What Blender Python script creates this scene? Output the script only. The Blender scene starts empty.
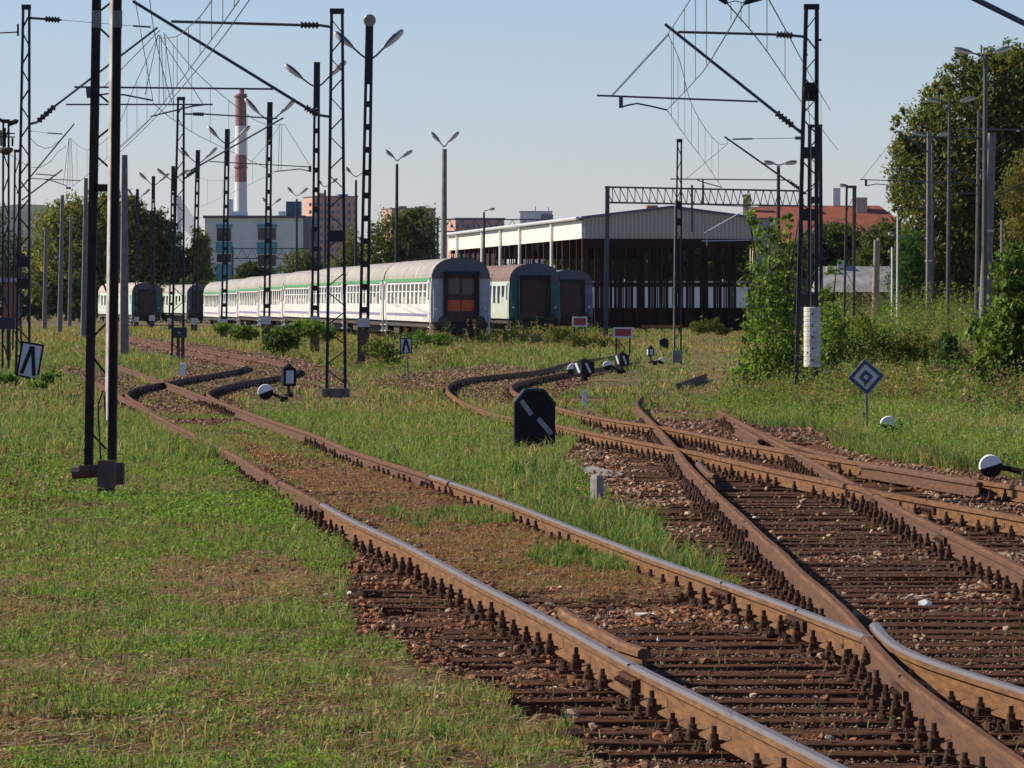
import bpy, math, random
import numpy as np
from mathutils import Vector, Matrix
random.seed(7); RNG = np.random.default_rng(11)
scene = bpy.context.scene
COL = scene.collection
F = 5300.0; HOR = 297.0; CZ = 2.4
PITCH = math.atan((384 - HOR) / F); SP, CP = math.sin(PITCH), math.cos(PITCH)
RH = 0.17                                   # rail top above sleeper top

# ------------------------------------------------------------------ camera
cd = bpy.data.cameras.new('camera'); cam = bpy.data.objects.new('camera', cd); COL.objects.link(cam)
cam.location = (0, 0, CZ); cam.rotation_euler = (math.pi / 2 - PITCH, 0, 0)
cd.sensor_width = 36.0; cd.lens = F / 1024 * 36.0; cd.clip_start = 0.5; cd.clip_end = 20000
scene.camera = cam

# ------------------------------------------------------------------ terrain and projection
_DY = [0, 20, 35, 55, 75, 100, 140, 300, 450, 520, 9000]
_DD = [1.85, 1.84, 1.82, 1.80, 1.90, 2.05, 2.14, 2.20, 2.40, 2.60, 2.60]
_ys = np.linspace(0, 900, 1801); _ds = np.interp(_ys, _DY, _DD)
_k = np.ones(31) / 31; _pad = np.pad(_ds, 15, mode='edge'); _ds = np.convolve(_pad, _k, 'valid')
def g(Y):
    return CZ - np.interp(Y, _ys, _ds) - RH
def gf(Y): return float(g(Y))
def slope(px, py):
    v = 384 - py
    yc = F * CP + v * SP; zc = -F * SP + v * CP
    return (px - 512) / yc, zc / yc
def on(px, py, Y):
    sx, sz = slope(px, py)
    return Vector((sx * Y, Y, CZ + sz * Y))
def at(px, py, off=0.0):
    sx, sz = slope(px, py); a, b = 6.0, 2500.0
    for _ in range(60):
        m = (a + b) / 2
        if CZ + sz * m > gf(m) + off: a = m
        else: b = m
    return Vector((sx * a, a, CZ + sz * a))
def proj(x, y, z):
    yc = y * CP - (z - CZ) * SP; zc = y * SP + (z - CZ) * CP
    return 512 + F * x / yc, 384 - F * zc / yc
def gx(px, Y): return (px - 512) / F * Y      # lateral position of a pixel column at depth Y
def ppm(Y): return F / Y

# ------------------------------------------------------------------ numpy value noise
_perm = RNG.random((256, 256))
def vnoise(x, y, s):
    x = np.asarray(x) / s + 1000.0; y = np.asarray(y) / s + 1000.0
    xi = np.floor(x).astype(int); yi = np.floor(y).astype(int); fx = x - xi; fy = y - yi
    fx = fx * fx * (3 - 2 * fx); fy = fy * fy * (3 - 2 * fy)
    a = _perm[xi % 256, yi % 256]; b = _perm[(xi + 1) % 256, yi % 256]
    c = _perm[xi % 256, (yi + 1) % 256]; d = _perm[(xi + 1) % 256, (yi + 1) % 256]
    return (a * (1 - fx) + b * fx) * (1 - fy) + (c * (1 - fx) + d * fx) * fy
def fnoise(x, y, s): return vnoise(x, y, s) * .55 + vnoise(x, y, s * .43) * .3 + vnoise(x, y, s * .19) * .15
def inpoly(px, py, poly):
    px = np.asarray(px, float); py = np.asarray(py, float)
    r = np.zeros(px.shape, bool); n = len(poly)
    for i in range(n):
        x0, y0 = poly[i]; x1, y1 = poly[(i + 1) % n]
        if y0 == y1: continue
        c = ((y0 > py) != (y1 > py)) & (px < (x1 - x0) * (py - y0) / (y1 - y0) + x0)
        r ^= c
    return r

# ------------------------------------------------------------------ materials
def newmat(name):
    m = bpy.data.materials.new(name); m.use_nodes = True
    nt = m.node_tree; return m, nt, nt.nodes['Principled BSDF']
def mat(name, c, rough=.7, var=.25, scale=6.0, metal=0.0, bump=0.0, c2=None, spec=.5, mix_lo=.4, mix_hi=.65, stretch=None):
    m, nt, b = newmat(name)
    tc = nt.nodes.new('ShaderNodeTexCoord'); n = nt.nodes.new('ShaderNodeTexNoise')
    n.inputs['Scale'].default_value = scale; n.inputs['Detail'].default_value = 6; n.inputs['Roughness'].default_value = .65
    if stretch:
        mp = nt.nodes.new('ShaderNodeMapping'); mp.inputs['Scale'].default_value = stretch
        nt.links.new(tc.outputs['Object'], mp.inputs['Vector']); nt.links.new(mp.outputs['Vector'], n.inputs['Vector'])
    else: nt.links.new(tc.outputs['Object'], n.inputs['Vector'])
    r = nt.nodes.new('ShaderNodeValToRGB'); r.color_ramp.elements[0].position = mix_lo; r.color_ramp.elements[1].position = mix_hi
    if c2 is None: c2 = tuple(max(0, x * (1 - var)) for x in c)
    r.color_ramp.elements[0].color = (*c2, 1); r.color_ramp.elements[1].color = (*c, 1)
    nt.links.new(n.outputs['Fac'], r.inputs['Fac']); nt.links.new(r.outputs['Color'], b.inputs['Base Color'])
    b.inputs['Roughness'].default_value = rough; b.inputs['Metallic'].default_value = metal
    b.inputs['Specular IOR Level'].default_value = spec
    if bump:
        bp = nt.nodes.new('ShaderNodeBump'); bp.inputs['Strength'].default_value = bump; bp.inputs['Distance'].default_value = .02
        nt.links.new(n.outputs['Fac'], bp.inputs['Height']); nt.links.new(bp.outputs['Normal'], b.inputs['Normal'])
    return m
def leafmat(name, transl=.35, rough=.5, spec=.25):
    m, nt, b = newmat(name)
    a = nt.nodes.new('ShaderNodeAttribute'); a.attribute_name = 'Col'
    nt.links.new(a.outputs['Color'], b.inputs['Base Color'])
    b.inputs['Roughness'].default_value = rough; b.inputs['Specular IOR Level'].default_value = spec
    t = nt.nodes.new('ShaderNodeBsdfTranslucent'); mx = nt.nodes.new('ShaderNodeMixShader')
    hs = nt.nodes.new('ShaderNodeMix'); hs.data_type = 'RGBA'; hs.blend_type = 'MULTIPLY'; hs.inputs[0].default_value = 1
    nt.links.new(a.outputs['Color'], hs.inputs[6]); hs.inputs[7].default_value = (1.12, 1.15, .7, 1)
    nt.links.new(hs.outputs[2], t.inputs['Color'])
    mx.inputs['Fac'].default_value = transl
    nt.links.new(b.outputs[0], mx.inputs[1]); nt.links.new(t.outputs[0], mx.inputs[2])
    nt.links.new(mx.outputs[0], nt.nodes['Material Output'].inputs['Surface'])
    return m
def colmat(name, rough=.85, spec=.3, bump=0):
    m, nt, b = newmat(name)
    a = nt.nodes.new('ShaderNodeAttribute'); a.attribute_name = 'Col'
    nt.links.new(a.outputs['Color'], b.inputs['Base Color'])
    b.inputs['Roughness'].default_value = rough; b.inputs['Specular IOR Level'].default_value = spec
    return m
M = {}
M['black_steel'] = mat('black_steel', (.011, .010, .011), .65, c2=(.026, .016, .012), scale=9, spec=.22)
M['mast_paint'] = mat('mast_paint', (.020, .021, .026), .6, c2=(.034, .022, .016), scale=5, spec=.25, mix_lo=.28, mix_hi=.5)
M['rust_mast'] = mat('rust_mast', (.10, .065, .045), .8, c2=(.045, .035, .03), scale=8)
M['grey_steel'] = mat('grey_steel', (.16, .165, .17), .5, c2=(.10, .09, .08), scale=5)
M['pole_steel'] = mat('pole_steel', (.20, .20, .20), .6, c2=(.13, .115, .10), scale=4)
M['pale_paint'] = mat('pale_paint', (.55, .56, .58), .6, var=.3, scale=5)
M['wire'] = mat('wire', (.045, .05, .055), .5, var=.1, spec=.3)
M['insulator'] = mat('insulator', (.05, .035, .03), .25, var=.3, scale=10)
M['concrete'] = mat('concrete', (.33, .31, .285), .9, c2=(.22, .20, .18), scale=7, bump=.3)
M['old_concrete'] = mat('old_concrete', (.20, .165, .14), .95, c2=(.09, .07, .055), scale=9, bump=.4)
M['lamp_white'] = mat('lamp_white', (.66, .65, .62), .35, var=.12, scale=6)
M['lamp_grey'] = mat('lamp_grey', (.12, .12, .13), .4, var=.2, scale=6)
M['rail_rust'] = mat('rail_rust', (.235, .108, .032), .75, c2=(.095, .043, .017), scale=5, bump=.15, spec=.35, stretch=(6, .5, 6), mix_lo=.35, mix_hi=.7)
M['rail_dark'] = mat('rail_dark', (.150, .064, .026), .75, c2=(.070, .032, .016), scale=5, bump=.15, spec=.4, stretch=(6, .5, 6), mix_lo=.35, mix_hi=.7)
M['rail_top_rust'] = mat('rail_top_rust', (.185, .092, .044), .7, c2=(.105, .052, .028), scale=4, spec=.06, stretch=(8, .4, 8))
M['rail_shine'] = mat('rail_shine', (.175, .150, .140), .50, c2=(.13, .082, .050), scale=3, metal=.25, spec=.25, stretch=(10, .25, 10), mix_lo=.2, mix_hi=.45)
M['sleeper'] = mat('sleeper', (.165, .068, .032), .95, c2=(.042, .018, .010), scale=5, bump=.8, spec=.15, stretch=(1.2, 14, 14))
M['chair'] = mat('chair_iron', (.034, .019, .013), .8, spec=.2, c2=(.10, .042, .020), scale=14, bump=.3)
M['bolt'] = mat('bolt_iron', (.026, .016, .012), .7, spec=.2, c2=(.085, .038, .020), scale=20)
M['white_paint'] = mat('white_paint', (.78, .78, .75), .5, c2=(.55, .54, .50), scale=5, mix_lo=.3, mix_hi=.5)
M['sign_white'] = mat('sign_white', (.55, .57, .62), .45, var=.15, scale=8)
M['sign_black'] = mat('sign_black', (.008, .008, .009), .55, var=.3, scale=8, spec=.2)
M['sign_blue'] = mat('sign_blue', (.035, .06, .13), .4, var=.3, scale=10)
M['sign_red'] = mat('sign_red', (.34, .03, .03), .45, c2=(.22, .03, .03), scale=8)
M['glass_dark'] = mat('glass_dark', (.03, .035, .04), .15, var=.3, scale=3, spec=.6)
M['leaf'] = leafmat('leaf', .5)
M['leaf_far'] = leafmat('leaf_far', .4)
M['blade'] = leafmat('grass_blade', .4, .6, .2)
M['bark'] = mat('bark', (.10, .075, .055), .9, c2=(.05, .038, .03), scale=9, bump=.6)
M['stones'] = colmat('stones')

# ------------------------------------------------------------------ mesh builder
class MB:
    def __init__(s): s.v = []; s.f = []; s.m = []; s.cur = 0
    def add(s, vs, fs, mi=None):
        o = len(s.v); s.v += [tuple(p) for p in vs]
        for f in fs: s.f.append(tuple(i + o for i in f)); s.m.append(s.cur if mi is None else mi)
    def box(s, c, size, rz=0.0, mi=None):
        hx, hy, hz = size[0] / 2, size[1] / 2, size[2] / 2; cr, sr = math.cos(rz), math.sin(rz); vs = []
        for z in (-hz, hz):
            for x, y in ((-hx, -hy), (hx, -hy), (hx, hy), (-hx, hy)):
                vs.append((c[0] + x * cr - y * sr, c[1] + x * sr + y * cr, c[2] + z))
        s.add(vs, [(3, 2, 1, 0), (4, 5, 6, 7), (0, 1, 5, 4), (1, 2, 6, 5), (2, 3, 7, 6), (3, 0, 4, 7)], mi); return s
    def bar(s, a, b, w, h=None, up=(0, 1, 0), mi=None):
        """rectangular bar: w measured across 'up', h along 'up'"""
        a = Vector(a); b = Vector(b); d = (b - a).normalized(); u = Vector(up)
        if abs(d.dot(u)) > .95: u = Vector((0, 0, 1)) if abs(d.z) < .9 else Vector((1, 0, 0))
        r = d.cross(u).normalized(); u = r.cross(d).normalized(); h = w if h is None else h
        vs = []
        for p in (a, b):
            for x, y in ((-1, -1), (1, -1), (1, 1), (-1, 1)): vs.append(p + r * (x * w / 2) + u * (y * h / 2))
        s.add(vs, [(3, 2, 1, 0), (4, 5, 6, 7), (0, 1, 5, 4), (1, 2, 6, 5), (2, 3, 7, 6), (3, 0, 4, 7)], mi); return s
    def tube(s, pts, r, n=8, mi=None, cap=True):
        pts = [Vector(p) for p in pts]; rs = r if isinstance(r, (list, tuple)) else [r] * len(pts); vs = []; fs = []
        up = None
        for i, p in enumerate(pts):
            d = (pts[min(i + 1, len(pts) - 1)] - pts[max(i - 1, 0)]).normalized()
            if up is None: up = Vector((0, 1, 0)) if abs(d.y) < .9 else Vector((0, 0, 1))
            x = d.cross(up).normalized(); y = x.cross(d).normalized(); up = y
            for k in range(n):
                a = 2 * math.pi * k / n; vs.append(p + (x * math.cos(a) + y * math.sin(a)) * rs[i])
        for i in range(len(pts) - 1):
            for k in range(n):
                a, b = i * n + k, i * n + (k + 1) % n; fs.append((a, b, b + n, a + n))
        if cap: fs.append(tuple(range(n))[::-1]); fs.append(tuple((len(pts) - 1) * n + k for k in range(n)))
        s.add(vs, fs, mi); return s
    def prism(s, poly, y0, y1, mi=None):
        """polygon in x,z extruded along y"""
        n = len(poly); vs = [(x, y0, z) for x, z in poly] + [(x, y1, z) for x, z in poly]
        fs = [tuple(range(n)), tuple(range(n, 2 * n))[::-1]] + [(i, i + n, (i + 1) % n + n, (i + 1) % n) for i in range(n)]
        s.add(vs, fs, mi); return s
    def lathe(s, c, axis, prof, n=12, mi=None):
        """prof: (distance along axis, radius)"""
        c = Vector(c); ax = Vector(axis).normalized(); u = Vector((0, 0, 1)) if abs(ax.z) < .9 else Vector((1, 0, 0))
        x = ax.cross(u).normalized(); y = ax.cross(x).normalized(); vs = []; fs = []
        for t, r in prof:
            for k in range(n):
                a = 2 * math.pi * k / n; vs.append(c + ax * t + (x * math.cos(a) + y * math.sin(a)) * r)
        for i in range(len(prof) - 1):
            for k in range(n):
                a, b = i * n + k, i * n + (k + 1) % n; fs.append((a, a + n, b + n, b))
        fs.append(tuple(range(n))); fs.append(tuple((len(prof) - 1) * n + k for k in range(n))[::-1])
        s.add(vs, fs, mi); return s
    def build(s, name, m, parent=None, origin=None, smooth=False, local=False):
        o_ = Vector((0, 0, 0))
        if not local:
            if parent is not None:
                p = parent
                while p is not None: o_ = o_ + Vector(p.location); p = p.parent
            elif origin is not None: o_ = Vector(origin)
        me = bpy.data.meshes.new(name)
        me.from_pydata([(a - o_.x, b - o_.y, c - o_.z) for a, b, c in s.v], [], s.f)
        ms = m if isinstance(m, (list, tuple)) else [m]
        for q in ms: me.materials.append(q)
        if len(ms) > 1: me.polygons.foreach_set('material_index', s.m)
        if smooth: me.polygons.foreach_set('use_smooth', [True] * len(s.f))
        me.update()
        ob = bpy.data.objects.new(name, me); COL.objects.link(ob)
        if parent is not None: ob.parent = parent
        elif not local: ob.location = o_
        return ob
def fast_mesh(name, V, quads=None, tris=None, cols=None, m=None, parent=None, origin=(0, 0, 0)):
    V = np.asarray(V, np.float32) - np.asarray(origin, np.float32); me = bpy.data.meshes.new(name)
    nq = 0 if quads is None else len(quads); ntr = 0 if tris is None else len(tris)
    me.vertices.add(len(V)); me.vertices.foreach_set('co', V.ravel())
    me.loops.add(nq * 4 + ntr * 3); me.polygons.add(nq + ntr)
    li = []; ls = []
    if nq: li.append(np.asarray(quads, np.int32).ravel()); ls.append(np.arange(nq, dtype=np.int32) * 4)
    if ntr: li.append(np.asarray(tris, np.int32).ravel()); ls.append(nq * 4 + np.arange(ntr, dtype=np.int32) * 3)
    me.loops.foreach_set('vertex_index', np.concatenate(li)); me.polygons.foreach_set('loop_start', np.concatenate(ls))
    me.update(calc_edges=True); me.shade_flat()
    if cols is not None:
        ca = me.color_attributes.new('Col', 'FLOAT_COLOR', 'POINT')
        c4 = np.ones((len(V), 4), np.float32); c4[:, :3] = cols; ca.data.foreach_set('color', c4.ravel())
    if m is not None: me.materials.append(m)
    ob = bpy.data.objects.new(name, me); COL.objects.link(ob)
    if parent is not None: ob.parent = parent
    else: ob.location = origin
    return ob
def tag(o, label=None, cat=None, group=None, kind=None):
    if label: o['label'] = label
    if cat: o['category'] = cat
    if group: o['group'] = group
    if kind: o['kind'] = kind
    return o
def thing(name, label, cat, loc=(0, 0, 0), group=None, rz=0.0):
    o = bpy.data.objects.new(name, None); COL.objects.link(o); o.location = loc; o.rotation_euler = (0, 0, rz)
    o.empty_display_size = .3
    return tag(o, label, cat, group)
def copy_tree(o, parent=None):
    c = o.copy(); COL.objects.link(c)
    if parent is not None: c.parent = parent
    for ch in list(o.children): copy_tree(ch, c)
    return c
# ------------------------------------------------------------------ rails traced on the ground
def track_line(pix, near=None, far=None, win=.05):
    P = sorted([at(x, y, RH) for x, y in pix], key=lambda p: p.y)
    Y = np.array([p.y for p in P]); X = np.array([p.x for p in P])
    keep = [0]
    for i in range(1, len(Y)):
        if Y[i] - Y[keep[-1]] > .15: keep.append(i)
    Y = Y[keep]; X = X[keep]
    if near is not None and near < Y[0]:
        s = (X[3] - X[0]) / (Y[3] - Y[0]); X = np.r_[X[0] + s * (near - Y[0]), X]; Y = np.r_[near, Y]
    if far is not None and far > Y[-1]:
        s = (X[-1] - X[-3]) / (Y[-1] - Y[-3]); X = np.r_[X, X[-1] + s * (far - Y[-1])]; Y = np.r_[Y, far]
    yy = np.arange(Y[0], Y[-1], .25)
    h = np.diff(Y); dl = np.diff(X) / h; mm = np.zeros(len(Y)); mm[0] = dl[0]; mm[-1] = dl[-1]
    mm[1:-1] = (dl[:-1] * h[1:] + dl[1:] * h[:-1]) / (h[1:] + h[:-1])
    i = np.clip(np.searchsorted(Y, yy, 'right') - 1, 0, len(h) - 1); t = (yy - Y[i]) / h[i]
    xx = (2*t**3-3*t**2+1)*X[i] + (t**3-2*t**2+t)*h[i]*mm[i] + (-2*t**3+3*t**2)*X[i+1] + (t**3-t**2)*h[i]*mm[i+1]
    # smooth with a window that grows with distance
    cs = np.r_[0, np.cumsum(xx)]; out = xx.copy(); n = len(xx)
    for k in range(n):
        w = int(yy[k] * win / .25 / 2); w = min(w, k, n - 1 - k)
        out[k] = (cs[k + w + 1] - cs[k - w]) / (2 * w + 1)
    return yy, out
PIX = dict(
 AL=[(845,768),(720,706),(640,667),(560,623),(466,575.5),(443,563),(406,543.5),(356,521),(321,502),(268,474),(240,457),(205,439),(174,424),(143,408),(127,399.5),(115,392.5),(104,386),(96,381.5)],
 AR=[(1090,711),(1024,690),(966,672),(922,656.5),(870,636),(818,615.5),(768,597),(697,572),(662,560),(587,532),(512,503),(431,475),(400,465.5),(381,459.5),(349,449),(321,436.5),(276,421.5),(240,409),(218,401),(205,396.5),(183.5,388.5),(165,382),(154,378),(105,360),(96,355.5),(70,346)],
 D=[(1060,789),(1024,762),(980,731),(943,704),(908,677),(887,657),(870,638),(844,608),(822,588),(800,570),(784,553),(765,537),(749,522),(733,507),(719,495),(711,487),(694,470),(682,456),(678,450),(667,437.5),(657.5,426.6),(648,417),(640,409),(637,401.6),(641,397.5),(650,393),(676,384),(706,373.5),(735,366)],
 E=[(1100,608),(1024,567),(980.5,546),(943,528),(918,516),(875.5,493.5),(843,477),(812,460),(793,450),(784,445),(768,436.5),(752.5,428),(737,419.5),(718,410)],
 CL=[(1100,531),(1024,516.5),(968,506.5),(918,498),(873,489.5),(846,483.5),(815,477),(784,471),(752,464),(721,457),(700,452),(670,446.5),(645,442),(617,436.5),(585.6,430.5),(571,427),(540,421.5),(514,417.5),(497,414),(485,410),(469,404),(458,398.6),(449.5,392),(447,387),(452,382),(461,379),(481.5,376),(508,373.4),(531.6,371),(545,368.5),(564,363.5),(586,359.5),(602,357.5),(625,354)],
 CR=[(1100,499),(1024,486),(968,478.5),(928,472),(893,466.5),(843,459),(800,452),(784,449),(752,444),(721,438),(690,431.5),(664,426.6),(632,422),(601,417),(570,410.5),(557,406.5),(535,401),(519,394),(513,390),(511,385.5),(517.5,382),(530,379),(547,375.5),(564,372.5),(590,369),(615,365),(640,361)],
 BL=[(174,424),(155,413),(143,405),(131,398),(126,392.5),(132,389),(143,385.5),(165,382),(190,377),(221,372),(241,368),(246,365),(237,361),(221,358),(205,355),(190,352),(158.5,345.6),(129.6,338.6),(95,332)],
 BR=[(240,408),(218,400),(209,395),(207,392),(215,388),(229,384),(256,379),(282,375),(294,371.5),(299,368),(293,365.2),(281,362),(268.5,359),(256,357),(228,353),(203,349),(185,346),(165.5,343),(147,339),(128,335.5),(95,330.5)],
 W2=[(1090,711),(1024,689),(966,671),(930,659),(905,648.5),(891,640),(882,631.5),(876.5,624),(874.5,620)],
 W1=[(752,427.5),(768,434.5),(784,441),(799,446),(823,452),(850,458)],
)
LINES = {k: track_line(v, near=(11.0 if k in ('AL', 'AR', 'D', 'W2') else 15.0 if k == 'E' else 32.0 if k in ('CL', 'CR') else None),
                       far=(118 if k == 'AL' else 165 if k == 'AR' else None), win=(.02 if k in('W1', 'W2') else .06 if k[0] in 'AE' else .045)) for k, v in PIX.items()}
def lx(k, Y):
    yy, xx = LINES[k]; return float(np.interp(Y, yy, xx))
def has(k, Y): return LINES[k][0][0] <= Y <= LINES[k][0][-1]
PROF = [(-.0625,.02),(-.0625,.032),(-.012,.05),(-.012,.118),(-.035,.128),(-.035,.155),(-.018,.17),(.018,.17),(.035,.155),(.035,.128),(.012,.118),(.012,.05),(.0625,.032),(.0625,.02)]
def rail(k, parent, mside, mtop, y0=None, y1=None, dx=0.0, dz=0.0, flare=0.0, name='rail'):
    yy, xx = LINES[k]; y0 = yy[0] if y0 is None else y0; y1 = yy[-1] if y1 is None else y1
    ys = [y0]
    while ys[-1] < y1: ys.append(min(y1, ys[-1] + max(.25, ys[-1] * .006)))
    mb = MB(); n = len(PROF); vs = []; fs = []; mi = []
    for j, y in enumerate(ys):
        x = float(np.interp(y, yy, xx)) + dx; dxdy = (np.interp(y + .6, yy, xx) - np.interp(y - .6, yy, xx)) / 1.2
        if flare: 
            e = min(y - y0, y1 - y); x += flare * max(0, 1 - e / .5)
        c = 1 / math.sqrt(1 + dxdy * dxdy); z = gf(y) + dz
        for px, pz in PROF: vs.append((x + px * c, y - px * dxdy * c, z + pz))
    for j in range(len(ys) - 1):
        for i in range(n):
            a = j * n + i; b = j * n + (i + 1) % n; fs.append((a, b, b + n, a + n)); mi.append(1 if i in (5, 6, 7) else 0)
    fs.append(tuple(range(n))[::-1]); mi.append(0); fs.append(tuple((len(ys) - 1) * n + i for i in range(n))); mi.append(0)
    o = len(mb.v); mb.v = vs; mb.f = fs; mb.m = mi
    return mb.build(name, [mside, mtop], parent)
def joint(k, Y, parent):
    x = lx(k, Y); dxdy = (lx(k, Y + .5) - lx(k, Y - .5)); rz = -math.atan(dxdy); z = gf(Y)
    mb = MB()
    for s in (-1, 1):
        mb.box((x + s * .026 , Y, z + .083), (.026, .62, .062), rz)
        for q in (-.22, -.08, .08, .22): mb.lathe((x + s * .038 - q * math.sin(rz), Y + q * math.cos(rz), z + .083), (s, 0, 0), [(0, .017), (.022, .017), (.023, .009), (.035, .009)], 6)
    mb.box((x, Y, z + .1495), (.0715, .012, .0435), rz)
    return mb.build('fishplate', M['chair'], parent)

T1 = thing('railway_track', 'main track with bluish polished rail heads, running from the bottom right to the far left', 'railway track', (lx('AL', 20), 20, gf(20)), 'rusty railway tracks of the yard')
T2 = thing('railway_track', 'brown rusty straight track whose left rail meets the polished rail at a lower right frog', 'railway track', (lx('D', 20), 20, gf(20)), 'rusty railway tracks of the yard')
T3 = thing('railway_track', 'rusty S-curved track passing behind the black octagonal board to the right edge', 'railway track', (lx('CL', 60), 60, gf(60)), 'rusty railway tracks of the yard')
T4 = thing('railway_track', 'rusty turnout curve with dark shaded rail sides branching left of the round white weight', 'railway track', (lx('BL', 110), 110, gf(110)), 'rusty railway tracks of the yard')
R, RD, RT, RS = M['rail_rust'], M['rail_dark'], M['rail_top_rust'], M['rail_shine']
FROG = at(871, 637, RH).y
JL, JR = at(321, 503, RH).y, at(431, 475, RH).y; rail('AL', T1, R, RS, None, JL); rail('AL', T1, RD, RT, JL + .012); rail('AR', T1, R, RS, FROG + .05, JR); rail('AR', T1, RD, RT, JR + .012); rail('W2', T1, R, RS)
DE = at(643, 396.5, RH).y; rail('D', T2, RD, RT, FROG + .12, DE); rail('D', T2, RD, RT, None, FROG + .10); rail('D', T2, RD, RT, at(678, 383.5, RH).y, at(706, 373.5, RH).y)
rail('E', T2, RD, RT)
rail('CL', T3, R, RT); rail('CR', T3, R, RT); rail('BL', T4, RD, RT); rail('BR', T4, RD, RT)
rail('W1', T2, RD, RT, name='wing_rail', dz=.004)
# check rails
ya, yb = at(668, 686).y, at(588, 640).y
rail('AL', T1, R, R, ya, yb, dx=.112, dz=.022, flare=.045, name='check_rail')
ya, yb = at(720, 492).y, at(712, 480).y; rail('D', T2, RD, RD, ya, yb + 1.2, dx=.12, dz=.01, flare=.05, name='check_rail')
ya, yb = at(1000, 500).y, at(905, 480).y; rail('CR', T3, RD, RD, ya, yb, dx=-.13, dz=.006, flare=-.05, name='check_rail')
ya, yb = at(792, 452).y, at(752, 436).y; rail('E', T2, RD, RT, ya, yb, dx=-.14, dz=-.003, flare=-.03, name='wing_rail')
for k, (px, py), T in [('AL', (321, 503), T1), ('AR', (431, 475), T1), ('AL', (636, 664), T1), ('D', (719, 495), T2), ('D', (748, 521), T2), ('E', (943, 529), T2), ('AR', (800, 609), T1), ('AL', (268, 474), T1), ('E', (876, 494), T2), ('CL', (930, 500), T3), ('CR', (838, 458), T3), ('D', (905, 675), T2), ('AR', (720, 582), T1)]:
    joint(k, at(px, py, RH).y, T)

# ------------------------------------------------------------------ sleepers and rail chairs
def chair_mesh(var):
    rr = random.Random(var); mb = MB(); mb.box((0, 0, .010), (.40, .155, .02))
    for s in (-1, 1):
        mb.box((s * .088, 0, .042), (.05, .075, .044)); mb.box((s * .068, 0, .060), (.045, .06, .016))
        j = rr.uniform(-.006, .006)
        mb.lathe((s * .094, j, .02), (0, 0, 1), [(0, .034), (.030, .034), (.032, .030), (.052, .027), (.054, .023), (.076, .023), (.077, .0135), (.112, .0135)], 8, 1)
        for q in (-1, 1): mb.lathe((s * .165, q * .045, .018), (0, 0, 1), [(0, .022), (.016, .022), (.018, .013), (.046, .013)], 8, 1)
    if var == 2:
        for s in (-1, 1): mb.box((s * .19, .03, .03), (.07, .05, .05), .5)
    if var == 1: mb.tube([(.10, -.02, .07), (.14, -.05, .06), (.17, -.07, .085)], .004, 5, 1)
    ob = mb.build('rail_chair', [M['chair'], M['bolt']], None, local=True); me = ob.data
    bpy.data.objects.remove(ob); return me
CH = [chair_mesh(i) for i in range(3)]
def add_chair(k, Y, parent):
    if random.random() < .05: return
    dxdy = (lx(k, Y + .4) - lx(k, Y - .4)) / .8
    o = bpy.data.objects.new('rail_chair', CH[random.randrange(3)]); COL.objects.link(o); o.parent = parent
    o.location = (lx(k, Y) - parent.location.x - parent.parent.location.x, random.uniform(-.02, .02), random.uniform(-.02, 0)); o.rotation_euler = (random.uniform(-.06, .06), random.uniform(-.02, .02), -math.atan(dxdy) + random.uniform(-.05, .05)); o.scale = (.92, random.uniform(.75, 1.05), random.uniform(.72, 1.12))
def add_sleeper(x0, x1, Y, T, rails, skew=0.0):
    xc = (x0 + x1) / 2; L = x1 - x0; z = gf(Y); mb = MB(); hw = .125; n = max(3, int(L / .5)); vs = []; fs = []
    for i in range(n + 1):
        x = -L / 2 + L * i / n; j = random.uniform(-.008, .008); jz = random.uniform(-.006, .004)
        for y_, z_ in ((-hw + j, -.16), (-hw + j, -.006 + jz), (-hw + .008 + j, 0 + jz), (hw - .02 + j, 0 + jz * .5), (hw + j, -.02 + jz), (hw + j, -.16)):
            vs.append((x, y_ + skew * x, z_))
    for i in range(n):
        for q in range(6):
            a = i * 6 + q; b = i * 6 + (q + 1) % 6; fs.append((a, a + 6, b + 6, b))
    fs.append(tuple(range(6))); fs.append(tuple(n * 6 + q for q in range(6))[::-1])
    mb.v = vs; mb.f = fs; o = mb.build('sleeper', M['sleeper'], T, local=True); tilt = random.uniform(-.012, .012)
    o.location = (xc - T.location.x, Y - T.location.y, z - T.location.z + random.uniform(-.012, .002)); skw = random.uniform(-.012, .012) * min(1, 2.6 / L); o.rotation_euler = (random.uniform(-.03, .03), 0, skw)
    for k in rails:
        if has(k, Y): add_chair(k, Y, o)
SLEEP = []        # (Y, x0, x1) for the ballast scatter
Y = 16.2
while Y < 112:
    iv = []
    if Y < 74: iv.append([lx('AL', Y) - .55, lx('AR', Y) + .55, T1, ['AL', 'AR']])
    if 22 < Y < 90: iv.append([lx('D', Y) - .6, lx('E', Y) + .6, T2, ['D', 'E']])
    elif Y <= 22: iv.append([lx('D', Y) - .6, lx('D', Y) + 2.1, T2, ['D']])
    if has('CL', Y) and has('CR', Y): iv.append([lx('CL', Y) - .55, lx('CR', Y) + .55, T3, ['CL', 'CR']])
    elif has('CL', Y) and Y > 60: iv.append([lx('CL', Y) - .55, lx('CL', Y) + 2.05, T3, ['CL']])
    if 96 < Y < 112: iv.append([lx('BL', Y) - .5, lx('BR', Y) + .5, T4, ['BL', 'BR', 'AL', 'AR']])
    iv.sort(key=lambda q: q[0]); mg = []
    for q in iv:
        if mg and q[0] < mg[-1][1] + .05:
            mg[-1][1] = max(mg[-1][1], q[1]); mg[-1][3] = mg[-1][3] + q[3]
        else: mg.append(list(q))
    for q in mg:
        x0 = q[0] - random.uniform(-.12, .18); x1 = q[1] + random.uniform(-.1, .18)
        add_sleeper(x0, x1, Y + random.uniform(-.015, .015), q[2], q[3]); SLEEP.append((Y, x0, x1))
    Y += .60
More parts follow.
